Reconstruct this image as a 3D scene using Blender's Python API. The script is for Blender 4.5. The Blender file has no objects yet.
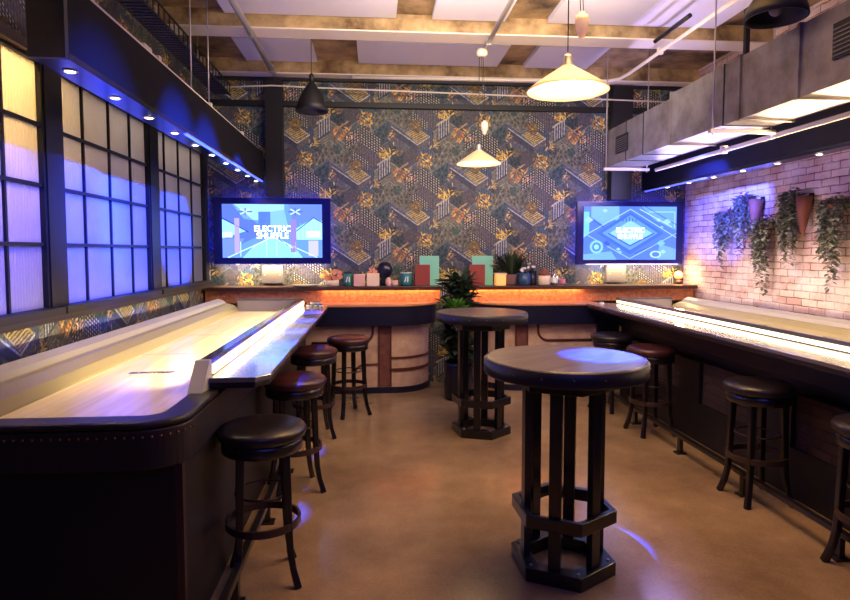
import bpy, bmesh, math, random
from mathutils import Vector, Matrix
random.seed(7)
PI = math.pi
R = math.radians
S = bpy.context.scene
C = S.collection

# ---------------------------------------------------------------- camera, world, light
cam = bpy.data.objects.new('camera', bpy.data.cameras.new('camera'))
C.objects.link(cam)
cam.location = (0, 0, 1.66)
cam.rotation_euler = (PI/2 - math.atan(36/600), 0, -math.atan(50/600))
cam.data.sensor_width = 36
cam.data.lens = 36*600/850
cam.data.shift_y = -13/850
cam.data.clip_start = .05
S.camera = cam
S.view_settings.view_transform = 'Standard'
S.view_settings.look = 'None'
S.view_settings.gamma = 1
S.view_settings.exposure = 0.45
S.view_settings.use_curve_mapping = False
w = bpy.data.worlds.new('world'); S.world = w; w.use_nodes = True
w.node_tree.nodes['Background'].inputs[0].default_value = (.07, .06, .22, 1)
w.node_tree.nodes['Background'].inputs[1].default_value = .16

WARM = (1, .62, .30); WARMW = (1, .78, .52); BLUE = (.01, .055, 1); VIO = (.14, .13, 1)

def light(name, kind, loc, target, power, color, size=.1, size_y=None, spot=60, blend=.3, spread=None):
    d = bpy.data.lights.new(name, kind)
    d.energy = power; d.color = color
    if kind == 'AREA':
        d.size = size
        if size_y: d.shape = 'RECTANGLE'; d.size_y = size_y
        if spread: d.spread = R(spread)
    else:
        d.shadow_soft_size = size
    if kind == 'SPOT':
        d.spot_size = R(spot); d.spot_blend = blend
    o = bpy.data.objects.new(name, d); C.objects.link(o)
    o.location = loc
    if target is not None:
        o.rotation_euler = (Vector(target)-Vector(loc)).to_track_quat('-Z', 'Y').to_euler()
    return o

# warm fill lights without fixtures, added to brighten aisle, ceiling and back wall
light('aisle_fill', 'AREA', (1.3, 3.4, 3.72), (1.3, 3.6, 0), 46, (1, .57, .24), 1.4, 2.2, spread=120)
light('ceiling_fill', 'AREA', (1.0, 4.4, 2.9), (1.0, 5.6, 4), 30, (1, .72, .44), 2.4, 1.2)
light('back_wall_fill', 'AREA', (1.0, 4.6, 3.6), (1.0, 7.5, 2.4), 40, (1, .82, .66), 2.4, .3)
# lit corridor behind the reeded glass windows
light('corridor_light', 'AREA', (-2.42, 2.7, 2.95), (-2.06, 2.7, 2.1), 110, (1, .58, .17), 2.3, .25)
light('corridor_light', 'AREA', (-2.32, 5.6, 3.0), (-2.10, 5.6, 2.0), 17, (1, .74, .56), 3.2, .15)
# coloured spots of the room
light('blue_spot', 'SPOT', (1.3, 2.4, 3.4), (-2, 3.35, 1.90), 2600, BLUE, .03, spot=22, blend=.8)
light('blue_spot', 'SPOT', (1.3, 3.6, 3.4), (-2, 4.45, 1.90), 7500, BLUE, .03, spot=22, blend=.8)
light('blue_spot', 'SPOT', (1.3, 4.3, 3.4), (-2, 5.15, 1.90), 7500, BLUE, .03, spot=21, blend=.7)
light('blue_spot', 'SPOT', (1.3, 5.2, 3.4), (-2, 6.3, 1.85), 7500, BLUE, .03, spot=16, blend=.3)
for yy in (3.4, 4.0, 4.6, 5.3, 6.0):
    light('blue_spot', 'SPOT', (-.55, yy-.8, 3.5), (-.64, yy, 1.05), 6500, BLUE, .02, spot=9, blend=.9)
light('blue_spot', 'SPOT', (1.15, 2.75, 3.6), (1.19, 3.05, 1.11), 12000, BLUE, .02, spot=11, blend=.5)
light('duct_fill', 'AREA', (3.30, 4.0, 2.48), (2.85, 4.0, 2.6), 30, (1, .70, .42), 2.0, .04)  # pair of fill lights added to brighten the duct's underside, no fixture
light('duct_fill', 'AREA', (3.30, 6.0, 2.48), (2.85, 6.0, 2.6), 26, (.46, .40, 1), 1.6, .04)
light('blue_spot', 'SPOT', (2.45, 5.0, 2.5), (4, 6.4, 2.14), 1500, (.07, .10, 1), .03, spot=34, blend=.8)
light('violet_fill', 'AREA', (1.0, -.5, 3.2), (1.0, 5, 1.0), 22, VIO, 3, 1.2)  # unseen violet fills added to tint the shadows and the brick
light('violet_fill', 'AREA', (2.0, 5.6, 2.0), (4.0, 5.6, 2.4), 14, (.4, .3, 1), 1.2, .4)

# ---------------------------------------------------------------- colour and material helpers
def lin(c):
    return tuple(((v/255)/12.92 if v/255 <= .04045 else ((v/255+.055)/1.055)**2.4) for v in c[:3]) + (1,)

def nt(name):
    m = bpy.data.materials.new(name); m.use_nodes = True
    return m, m.node_tree, m.node_tree.nodes['Principled BSDF']

def mat(name, col, rough=.5, metal=0, emit=None, estr=0, noise=None, nscale=8, bump=0, bscale=60, coat=0, stretch=None, spec=None):
    m, t, b = nt(name)
    b.inputs['Base Color'].default_value = lin(col)
    b.inputs['Roughness'].default_value = rough
    b.inputs['Metallic'].default_value = metal
    if spec is not None: b.inputs['Specular IOR Level'].default_value = spec
    if coat: b.inputs['Coat Weight'].default_value = coat; b.inputs['Coat Roughness'].default_value = .1; b.inputs['Coat IOR'].default_value = 1.8 if coat == .6 else 1.5
    if emit:
        b.inputs['Emission Color'].default_value = lin(emit); b.inputs['Emission Strength'].default_value = estr
    tc = None
    if noise or bump:
        tc = t.nodes.new('ShaderNodeTexCoord'); mp = t.nodes.new('ShaderNodeMapping')
        t.links.new(tc.outputs['Object'], mp.inputs[0])
        if stretch: mp.inputs['Scale'].default_value = stretch
    if noise:
        n = t.nodes.new('ShaderNodeTexNoise'); n.inputs['Scale'].default_value = nscale; n.inputs['Detail'].default_value = 8
        n.inputs['Roughness'].default_value = .62
        t.links.new(mp.outputs[0], n.inputs['Vector'])
        r = t.nodes.new('ShaderNodeValToRGB')
        r.color_ramp.elements[0].position = .34; r.color_ramp.elements[1].position = .66
        r.color_ramp.elements[0].color = lin(noise); r.color_ramp.elements[1].color = lin(col)
        t.links.new(n.outputs[0], r.inputs[0]); t.links.new(r.outputs[0], b.inputs['Base Color'])
    if bump:
        n2 = t.nodes.new('ShaderNodeTexNoise'); n2.inputs['Scale'].default_value = bscale; n2.inputs['Detail'].default_value = 6
        t.links.new(mp.outputs[0], n2.inputs['Vector'])
        bp = t.nodes.new('ShaderNodeBump'); bp.inputs['Strength'].default_value = bump; bp.inputs['Distance'].default_value = .02
        t.links.new(n2.outputs[0], bp.inputs['Height']); t.links.new(bp.outputs[0], b.inputs['Normal'])
    return m

def attr_mat(name, rough=.6, emit=0):
    m, t, b = nt(name)
    a = t.nodes.new('ShaderNodeVertexColor'); a.layer_name = 'Col'
    if emit:
        b.inputs['Base Color'].default_value = (.01, .01, .01, 1)
        t.links.new(a.outputs[0], b.inputs['Emission Color']); b.inputs['Emission Strength'].default_value = emit
        b.inputs['Roughness'].default_value = .15
    else:
        t.links.new(a.outputs[0], b.inputs['Base Color']); b.inputs['Roughness'].default_value = rough
    return m

def paper_mat():
    m, t, b = nt('printed_wallpaper')
    a = t.nodes.new('ShaderNodeVertexColor'); a.layer_name = 'Col'
    tc = t.nodes.new('ShaderNodeTexCoord'); n = t.nodes.new('ShaderNodeTexNoise'); n.inputs['Scale'].default_value = 34; n.inputs['Detail'].default_value = 4; n.inputs['Roughness'].default_value = .75
    t.links.new(tc.outputs['Object'], n.inputs['Vector'])
    r = t.nodes.new('ShaderNodeValToRGB'); r.color_ramp.interpolation = 'LINEAR'
    r.color_ramp.elements[0].position = .38; r.color_ramp.elements[0].color = (.38, .42, .5, 1); r.color_ramp.elements[1].position = .62; r.color_ramp.elements[1].color = (1.2, 1.2, 1.1, 1)
    mx = t.nodes.new('ShaderNodeMix'); mx.data_type = 'RGBA'; mx.blend_type = 'MULTIPLY'; mx.inputs[0].default_value = 1
    t.links.new(n.outputs[0], r.inputs[0]); t.links.new(a.outputs[0], mx.inputs[6]); t.links.new(r.outputs[0], mx.inputs[7])
    t.links.new(mx.outputs[2], b.inputs['Base Color']); b.inputs['Roughness'].default_value = .6
    return m

def brick_mat(dark=False):
    m, t, b = nt('shaded_brown_brick' if dark else 'whitewashed_brick')
    tc = t.nodes.new('ShaderNodeTexCoord'); sp = t.nodes.new('ShaderNodeSeparateXYZ'); cb = t.nodes.new('ShaderNodeCombineXYZ')
    t.links.new(tc.outputs['Object'], sp.inputs[0])
    t.links.new(sp.outputs['Y'], cb.inputs['X']); t.links.new(sp.outputs['Z'], cb.inputs['Y'])
    n = t.nodes.new('ShaderNodeTexNoise'); n.inputs['Scale'].default_value = 6; n.inputs['Detail'].default_value = 3
    t.links.new(cb.outputs[0], n.inputs['Vector'])
    ms = t.nodes.new('ShaderNodeVectorMath'); ms.operation = 'MULTIPLY_ADD'
    t.links.new(n.outputs['Color'], ms.inputs[0]); ms.inputs[1].default_value = (.022, .022, 0); t.links.new(cb.outputs[0], ms.inputs[2])
    br = t.nodes.new('ShaderNodeTexBrick')
    br.inputs['Scale'].default_value = 1; br.inputs['Brick Width'].default_value = .205; br.inputs['Row Height'].default_value = .068
    br.inputs['Mortar Size'].default_value = .006; br.inputs['Mortar Smooth'].default_value = .4; br.inputs['Bias'].default_value = -.2
    br.inputs['Color1'].default_value = lin((214, 184, 168)); br.inputs['Color2'].default_value = lin((172, 118, 104))
    br.inputs['Mortar'].default_value = lin((112, 86, 78))
    t.links.new(ms.outputs[0], br.inputs['Vector'])
    n2 = t.nodes.new('ShaderNodeTexNoise'); n2.inputs['Scale'].default_value = 3.2; n2.inputs['Detail'].default_value = 9; n2.inputs['Roughness'].default_value = .7
    t.links.new(cb.outputs[0], n2.inputs['Vector'])
    rp = t.nodes.new('ShaderNodeValToRGB'); rp.color_ramp.elements[0].position = .42; rp.color_ramp.elements[1].position = .62
    t.links.new(n2.outputs[0], rp.inputs[0])
    mx = t.nodes.new('ShaderNodeMix'); mx.data_type = 'RGBA'
    mf = t.nodes.new('ShaderNodeMath'); mf.operation = 'MULTIPLY'; mf.inputs[1].default_value = .7
    t.links.new(rp.outputs[0], mf.inputs[0]); t.links.new(mf.outputs[0], mx.inputs[0])
    t.links.new(br.outputs['Color'], mx.inputs[6]); mx.inputs[7].default_value = lin((228, 214, 206))
    t.links.new(mx.outputs[2], b.inputs['Base Color'])
    bp = t.nodes.new('ShaderNodeBump'); bp.inputs['Strength'].default_value = .9; bp.inputs['Distance'].default_value = .012; bp.invert = True
    ad = t.nodes.new('ShaderNodeMath'); ad.operation = 'MULTIPLY_ADD'; ad.inputs[1].default_value = -.5
    t.links.new(n2.outputs[0], ad.inputs[0]); t.links.new(br.outputs['Fac'], ad.inputs[2])
    t.links.new(ad.outputs[0], bp.inputs['Height']); t.links.new(bp.outputs[0], b.inputs['Normal'])
    b.inputs['Roughness'].default_value = .85
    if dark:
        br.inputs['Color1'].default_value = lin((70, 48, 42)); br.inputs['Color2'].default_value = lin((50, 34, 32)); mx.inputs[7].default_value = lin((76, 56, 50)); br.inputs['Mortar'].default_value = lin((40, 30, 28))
    return m

def floor_mat():
    m, t, b = nt('polished_concrete')
    tc = t.nodes.new('ShaderNodeTexCoord')
    n = t.nodes.new('ShaderNodeTexNoise'); n.inputs['Scale'].default_value = 1.3; n.inputs['Detail'].default_value = 9; n.inputs['Roughness'].default_value = .65
    n2 = t.nodes.new('ShaderNodeTexNoise'); n2.inputs['Scale'].default_value = 70; n2.inputs['Detail'].default_value = 3
    for q in (n, n2): t.links.new(tc.outputs['Object'], q.inputs['Vector'])
    r = t.nodes.new('ShaderNodeValToRGB'); e = r.color_ramp.elements
    e[0].position = .3; e[0].color = lin((112, 92, 74)); e[1].position = .7; e[1].color = lin((160, 134, 106))
    t.links.new(n.outputs[0], r.inputs[0])
    mx = t.nodes.new('ShaderNodeMix'); mx.data_type = 'RGBA'; mx.blend_type = 'MULTIPLY'; mx.inputs[0].default_value = .14
    t.links.new(r.outputs[0], mx.inputs[6])
    r2 = t.nodes.new('ShaderNodeValToRGB'); r2.color_ramp.elements[0].position = .35; r2.color_ramp.elements[1].position = .6
    t.links.new(n2.outputs[0], r2.inputs[0]); t.links.new(r2.outputs[0], mx.inputs[7])
    # faint saw-cut joints
    t.links.new(mx.outputs[2], b.inputs['Base Color'])
    r3 = t.nodes.new('ShaderNodeMapRange'); r3.inputs[3].default_value = .10; r3.inputs[4].default_value = .26
    t.links.new(n.outputs[0], r3.inputs[0]); t.links.new(r3.outputs[0], b.inputs['Roughness'])
    bp = t.nodes.new('ShaderNodeBump'); bp.inputs['Strength'].default_value = .015; bp.inputs['Distance'].default_value = .01
    t.links.new(n2.outputs[0], bp.inputs['Height']); t.links.new(bp.outputs[0], b.inputs['Normal'])
    return m

def reeded_mat():
    m, t, b = nt('reeded_glass')
    out = t.nodes['Material Output']
    tc = t.nodes.new('ShaderNodeTexCoord')
    wv = t.nodes.new('ShaderNodeTexWave'); wv.inputs['Scale'].default_value = 11; wv.inputs['Distortion'].default_value = 2.2; wv.inputs['Detail'].default_value = 1
    wv.inputs['Detail Scale'].default_value = 3; wv.bands_direction = 'Y'
    t.links.new(tc.outputs['Object'], wv.inputs['Vector'])
    bp = t.nodes.new('ShaderNodeBump'); bp.inputs['Strength'].default_value = .5; bp.inputs['Distance'].default_value = .01
    t.links.new(wv.outputs['Color'], bp.inputs['Height'])
    tr = t.nodes.new('ShaderNodeBsdfTranslucent'); tr.inputs[0].default_value = (.9, .9, .9, 1)
    b.inputs['Base Color'].default_value = (.26, .26, .34, 1); b.inputs['Roughness'].default_value = .25
    t.links.new(bp.outputs[0], b.inputs['Normal']); t.links.new(bp.outputs[0], tr.inputs['Normal'])
    mx = t.nodes.new('ShaderNodeMixShader'); mx.inputs[0].default_value = .5
    t.links.new(b.outputs[0], mx.inputs[1]); t.links.new(tr.outputs[0], mx.inputs[2]); t.links.new(mx.outputs[0], out.inputs[0])
    return m

def wood_mat(name, a, c, rough=.35, axis=(1, 12, 12), scale=3, coat=0, planks=None):
    m, t, b = nt(name)
    tc = t.nodes.new('ShaderNodeTexCoord'); mp = t.nodes.new('ShaderNodeMapping'); mp.inputs['Scale'].default_value = axis
    t.links.new(tc.outputs['Object'], mp.inputs[0])
    n = t.nodes.new('ShaderNodeTexNoise'); n.inputs['Scale'].default_value = scale; n.inputs['Detail'].default_value = 6; n.inputs['Distortion'].default_value = .6
    t.links.new(mp.outputs[0], n.inputs['Vector'])
    r = t.nodes.new('ShaderNodeValToRGB'); r.color_ramp.elements[0].position = .35; r.color_ramp.elements[1].position = .65
    r.color_ramp.elements[0].color = lin(a); r.color_ramp.elements[1].color = lin(c)
    t.links.new(n.outputs[0], r.inputs[0])
    t.links.new(r.outputs[0], b.inputs['Base Color']); b.inputs['Roughness'].default_value = rough
    if coat: b.inputs['Coat Weight'].default_value = coat; b.inputs['Coat Roughness'].default_value = .16; b.inputs['Coat IOR'].default_value = 1.9 if coat > .5 else 1.5
    bp = t.nodes.new('ShaderNodeBump'); bp.inputs['Strength'].default_value = .12; bp.inputs['Distance'].default_value = .004
    t.links.new(n.outputs[0], bp.inputs['Height']); t.links.new(bp.outputs[0], b.inputs['Normal'])
    return m

def glass_mat(name, col, rough=.05):
    m, t, b = nt(name)
    b.inputs['Base Color'].default_value = lin(col); b.inputs['Transmission Weight'].default_value = .9; b.inputs['Roughness'].default_value = rough
    return m

M = {}
M['concrete'] = mat('rough_concrete', (188, 160, 118), .9, noise=(84, 62, 40), nscale=3.4, bump=.5, bscale=9)
M['slab'] = mat('board_marked_concrete', (170, 142, 104), .9, noise=(60, 46, 34), nscale=2.2, bump=.6, bscale=7)
M['plain_wall'] = mat('dark_plaster', (60, 52, 56), .9)
M['floor'] = floor_mat()
M['brick'] = brick_mat()
M['brick_shaded'] = brick_mat(True)  # brown brick darkened in colour to stand for shade beneath the table
M['paper'] = paper_mat()
M['screen'] = attr_mat('lit_screen', emit=1.9)
M['print'] = attr_mat('printed_surface', .5)
M['glass_r'] = reeded_mat()
M['steel_black'] = mat('black_painted_steel', (12, 11, 17), .5)
M['satin_black'] = mat('satin_black_paint', (14, 14, 22), .3, coat=.3)
M['gloss_black'] = mat('gloss_black_panel', (8, 10, 24), .2)
M['bulk'] = mat('dark_painted_board', (15, 11, 14), .8, noise=(11, 8, 11), nscale=2, spec=.2)
M['bulk_navy'] = mat('matte_navy_board', (9, 10, 30), .8, spec=.2)
M['galv'] = mat('galvanised_steel', (150, 146, 146), .42, .55, noise=(110, 104, 100), nscale=5, bump=.12, bscale=6)
M['pipe'] = mat('grey_metal_pipe', (176, 170, 172), .35, .6)
M['white_paint'] = mat('white_painted_metal', (224, 214, 198), .5)
M['panel'] = mat('white_acoustic_board', (206, 202, 216), .9, bump=.3, bscale=160)
M['ceramic'] = mat('cream_ceramic', (236, 220, 196), .25, coat=.5)
M['shade'] = mat('cream_enamel', (238, 206, 158), .35, coat=.3)
M['bulb'] = mat('lit_bulb', (255, 240, 210), .4, emit=(255, 222, 170), estr=22)
M['led'] = mat('lit_led_strip', (255, 240, 220), .4, emit=(255, 222, 170), estr=2.1)
M['led_warm'] = mat('lit_amber_strip', (255, 200, 140), .4, emit=(255, 184, 116), estr=38)
M['led_blue'] = mat('lit_blue_strip', (120, 140, 255), .4, emit=(30, 50, 255), estr=9)
M['led_halo'] = mat('added_blue_halo', (120, 140, 255), .4, emit=(30, 50, 255), estr=40)  # for a strip added behind the screens to imitate their blue bloom
M['puck_led'] = mat('lit_downlight', (255, 240, 220), .4, emit=(255, 236, 214), estr=8)
M['field'] = wood_mat('maple_playfield', (228, 204, 156), (242, 222, 180), .22, axis=(14, 1, 14), scale=1.6, coat=.4)
M['bumper'] = mat('grey_gold_padded_vinyl', (124, 112, 80), .4)
M['grey_vinyl'] = mat('pale_grey_vinyl', (136, 128, 124), .45)
M['leather'] = mat('brown_leather', (32, 22, 27), .4, noise=(24, 17, 23), nscale=14, bump=.15, bscale=120)
M['table_body'] = mat('dark_brown_panel', (20, 17, 22), .5, noise=(14, 12, 17), nscale=3)
M['trim_brown'] = mat('chestnut_edge_trim', (54, 30, 28), .4)
M['metal_cap'] = mat('brushed_steel_cap', (206, 208, 206), .3, .25)
M['divider'] = mat('blue_grey_anodised_metal', (110, 114, 128), .14, .6)
M['rail'] = mat('glossy_grey_rail_top', (96, 92, 104), .24, coat=.6, spec=.7)
M['rivet'] = mat('dull_rivet', (84, 80, 92), .4, .5)
M['stud'] = mat('brass_studs', (150, 110, 70), .35, .8)
M['seat'] = mat('oxblood_leather', (70, 34, 36), .32, noise=(48, 24, 28), nscale=10, bump=.1, bscale=90)
M['seat_b'] = mat('black_leather', (30, 24, 30), .32, bump=.1, bscale=90)
M['stool_wood'] = mat('ebonised_wood', (20, 15, 17), .3, coat=.3)
M['ring'] = mat('worn_bentwood', (56, 38, 34), .35)
M['bar_panel'] = mat('beige_leather_panel', (208, 176, 154), .55, noise=(184, 150, 128), nscale=9, bump=.1, bscale=80)
M['strap'] = mat('brown_leather_strap', (86, 40, 32), .45, bump=.15, bscale=60)
M['strap_b'] = mat('worn_brown_strap', (122, 76, 66), .5, noise=(96, 56, 50), nscale=14)
M['navy'] = mat('navy_lacquer', (20, 20, 44), .35)
M['counter'] = mat('counter_painted_glow', (190, 132, 98), .3, coat=.5)  # amber glow of the shelf strip put into the counter colour
M['copper'] = mat('hammered_copper', (226, 152, 100), .45, .25, noise=(186, 104, 66), nscale=22, bump=.5, bscale=36)
M['shelf'] = mat('dark_walnut_shelf', (66, 36, 28), .35)
M['table_wood'] = wood_mat('weathered_plank_top', (74, 62, 62), (112, 96, 92), .34, axis=(1.2, 14, 4), scale=3, coat=.35)
M['band'] = mat('riveted_steel_band', (34, 32, 46), .4, .4)
M['bolt'] = mat('steel_bolt', (190, 190, 196), .3, .8)
M['terracotta'] = mat('rust_terracotta', (122, 70, 50), .7)
M['leaf_d'] = mat('dark_green_leaf', (44, 66, 40), .5, noise=(28, 46, 34), nscale=20)
M['leaf_g'] = mat('bright_green_leaf', (88, 140, 48), .45)
M['leaf_s'] = mat('silver_green_leaf', (150, 152, 130), .6, noise=(44, 54, 46), nscale=30)
M['flower'] = mat('purple_bloom', (120, 52, 92), .6)
M['flower_o'] = mat('pale_orange_bloom', (226, 150, 120), .6)
M['flower_w'] = mat('white_bloom', (236, 226, 220), .6)
M['teal'] = mat('teal_enamel', (44, 112, 110), .35)
M['mint'] = mat('mint_card', (126, 200, 178), .5)
M['rust_card'] = mat('rust_red_card', (134, 52, 46), .5)
M['white_print'] = mat('white_print', (230, 236, 228), .5)
M['pink_c'] = mat('blush_ceramic', (222, 172, 156), .4)
M['cream_c'] = mat('cream_ceramic_pot', (232, 208, 178), .4)
M['blue_c'] = mat('blue_glazed_pot', (36, 66, 104), .3)
M['navy_c'] = mat('deep_navy_glaze', (26, 26, 50), .25)
M['mauve_c'] = mat('dull_rose_pot', (116, 84, 88), .5)
M['candle'] = mat('glowing_wax', (255, 190, 110), .5, emit=(255, 160, 80), estr=.45)
M['soil'] = mat('dark_soil', (34, 26, 20), .9)
M['puck'] = mat('violet_puck', (70, 40, 90), .3, coat=.4)
M['puck_b'] = mat('blue_puck', (30, 50, 150), .3, coat=.4)
M['jar'] = glass_mat('clear_glass', (230, 214, 220))
M['pinkliq'] = mat('pink_label', (206, 120, 128), .4)
M['grey_box'] = mat('grey_metal_box', (112, 106, 108), .5)
M['bezel'] = mat('bezel_screen_glow', (12, 16, 100), .2)  # blue bloom of the lit screen painted into the bezel colour
M['blue_tray'] = mat('dark_cable_tray', (60, 60, 96), .4, .4)
M['ink'] = mat('dark_purple_ink', (46, 34, 84), .5)
M['ink_f'] = mat('faded_grey_ink', (196, 172, 140), .5)

# ---------------------------------------------------------------- mesh helpers
class MB:
    def __init__(s):
        s.bm = bmesh.new(); s.col = s.bm.loops.layers.float_color.new('Col')
    def face(s, pts, color=None, mi=0):
        try: f = s.bm.faces.new([s.bm.verts.new(p) for p in pts])
        except ValueError: return
        f.material_index = mi
        if color:
            for l in f.loops: l[s.col] = color
        return f
    def grid(s, rings, closed=True, cap0=True, cap1=True, mi=0, smooth=True):
        vs = [[s.bm.verts.new(p) for p in r] for r in rings]
        n = len(rings[0])
        for a, b in zip(vs, vs[1:]):
            for i in range(n if closed else n-1):
                j = (i+1) % n
                f = s.bm.faces.new((a[i], a[j], b[j], b[i])); f.smooth = smooth; f.material_index = mi
        if cap0: f = s.bm.faces.new(list(reversed(vs[0]))); f.material_index = mi
        if cap1: f = s.bm.faces.new(vs[-1]); f.material_index = mi
        return s
    def box(s, x0, x1, y0, y1, z0, z1, mi=0):
        p = [(x0,y0),(x1,y0),(x1,y1),(x0,y1)]
        return s.grid([[(a,b,z0) for a,b in p], [(a,b,z1) for a,b in p]], smooth=False, mi=mi)
    def prism(s, poly, z0, z1, mi=0, smooth=False):      # poly ccw in xy
        return s.grid([[(a,b,z0) for a,b in poly], [(a,b,z1) for a,b in poly]], smooth=smooth, mi=mi)
    def sweep_y(s, prof, y0, y1, smooth=False):            # profile in (x,z)
        return s.grid([[(a,y0,b) for a,b in prof], [(a,y1,b) for a,b in prof]], smooth=smooth)
    def lathe(s, prof, c=(0,0,0), n=32, cap0=True, cap1=True, axis='z'):
        rings = []
        for r, z in prof:
            ring = []
            for k in range(n):
                a = 2*PI*k/n
                if axis == 'z': ring.append((c[0]+r*math.cos(a), c[1]+r*math.sin(a), c[2]+z))
                elif axis == 'x': ring.append((c[0]+z, c[1]+r*math.cos(a), c[2]+r*math.sin(a)))
                else: ring.append((c[0]+r*math.cos(a), c[1]+z, c[2]-r*math.sin(a)))
            rings.append(ring)
        return s.grid(rings, cap0=cap0, cap1=cap1)
    def tube(s, pts, r=.01, n=10, closed=False):
        pts = [Vector(p) for p in pts]; m = len(pts); rings = []
        rr = r if isinstance(r, (list, tuple)) else [r]*m
        ref = None
        for i, p in enumerate(pts):
            a = pts[(i-1) % m] if (closed or i > 0) else p
            b = pts[(i+1) % m] if (closed or i < m-1) else p
            d = (b-a).normalized()
            if ref is None: ref = Vector((0,0,1)) if abs(d.z) < .9 else Vector((1,0,0))
            u = (ref - d*ref.dot(d)).normalized(); v = d.cross(u); ref = u
            rings.append([p + (u*math.cos(2*PI*k/n)+v*math.sin(2*PI*k/n))*rr[i] for k in range(n)])
        if closed:
            vs = [[s.bm.verts.new(p) for p in q] for q in rings]
            for i in range(m):
                A, B = vs[i], vs[(i+1) % m]
                for k in range(n):
                    f = s.bm.faces.new((A[k], A[(k+1)%n], B[(k+1)%n], B[k])); f.smooth = True
            return s
        return s.grid(rings)
    def bar(s, pts, w, h):                                 # rectangular section along pts (w sideways, h up)
        pts = [Vector(p) for p in pts]; rings = []
        for i, p in enumerate(pts):
            d = (pts[min(i+1, len(pts)-1)]-pts[max(i-1, 0)]).normalized()
            up = Vector((0,0,1)) if abs(d.z) < .9 else Vector((0,1,0))
            sd = d.cross(up).normalized(); up = sd.cross(d)
            ww = w[i] if isinstance(w, (list, tuple)) else w
            rings.append([p+sd*ww/2+up*h/2, p-sd*ww/2+up*h/2, p-sd*ww/2-up*h/2, p+sd*ww/2-up*h/2])
        return s.grid(rings, smooth=False)
    def sphere(s, c, r, n=16, sz=1):
        k = n//2
        return s.lathe([(max(r*math.sin(PI*i/k), 1e-4), -r*sz*math.cos(PI*i/k)) for i in range(k+1)], c, n)
    def build(s, name, material, parent=None, loc=None, bevel=0):
        me = bpy.data.meshes.new(name)
        bmesh.ops.recalc_face_normals(s.bm, faces=s.bm.faces) if not getattr(s, 'keepn', False) else None
        s.bm.to_mesh(me); s.bm.free()
        for m in (material if isinstance(material, list) else [material]): me.materials.append(m)
        o = bpy.data.objects.new(name, me); C.objects.link(o)
        if parent: o.parent = parent
        if loc: o.location = loc
        if bevel:
            b = o.modifiers.new('bevel', 'BEVEL'); b.width = bevel; b.segments = 2; b.limit_method = 'ANGLE'; b.angle_limit = R(40)
        return o

def tag(o, label=None, cat=None, group=None, kind=None):
    if label: o['label'] = label
    if cat: o['category'] = cat
    if group: o['group'] = group
    if kind: o['kind'] = kind
    return o

def thing(name, label, cat, loc=(0,0,0), rz=0, group=None):
    o = bpy.data.objects.new(name, None); C.objects.link(o); o.empty_display_size = .1
    o.location = loc; o.rotation_euler = (0, 0, rz)
    return tag(o, label, cat, group)

def dup(root, loc, rz, label, group=None):
    def cp(o, par):
        c = o.copy(); C.objects.link(c)
        if par: c.parent = par
        for ch in list(kids[o.name]): cp(ch, c)
        return c
    kids = {}
    def collect(o):
        kids[o.name] = [q for q in bpy.data.objects if q.parent == o]
        for q in kids[o.name]: collect(q)
    collect(root)
    r = cp(root, None); r.location = loc; r.rotation_euler = (0, 0, rz); r['label'] = label
    if group: r['group'] = group
    return r

def struct(o): o['kind'] = 'structure'; return o

def text_mesh(txt, size, name, material, parent, loc, rot, extrude=.0008, sx=1, bold=0):
    cu = bpy.data.curves.new('t', 'FONT'); cu.body = txt; cu.size = size; cu.align_x = 'CENTER'; cu.align_y = 'CENTER'; cu.extrude = extrude; cu.offset = bold
    tmp = bpy.data.objects.new('t', cu); C.objects.link(tmp)
    dg = bpy.context.evaluated_depsgraph_get(); dg.update()
    me = bpy.data.meshes.new_from_object(tmp.evaluated_get(dg))
    bpy.data.objects.remove(tmp); me.materials.clear(); me.materials.append(material)
    me.transform(Matrix.Diagonal((sx, 1, 1, 1)))
    o = bpy.data.objects.new(name, me); C.objects.link(o); o.parent = parent; o.location = loc; o.rotation_euler = rot
    return o

# ---------------------------------------------------------------- printed wallpaper (isometric collage), drawn as coloured facets
def clip(poly, x0, x1, y0, y1):
    def half(p, ax, v, sgn):
        out = []
        for i in range(len(p)):
            a, b = p[i-1], p[i]
            ia, ib = sgn*(a[ax]-v) >= 0, sgn*(b[ax]-v) >= 0
            if ia != ib:
                t = (v-a[ax])/(b[ax]-a[ax]); out.append((a[0]+t*(b[0]-a[0]), a[1]+t*(b[1]-a[1])))
            if ib: out.append(b)
        return out
    for ax, v, g in ((0, x0, 1), (0, x1, -1), (1, y0, 1), (1, y1, -1)):
        poly = half(poly, ax, v, g)
        if len(poly) < 3: return []
    return poly

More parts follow.
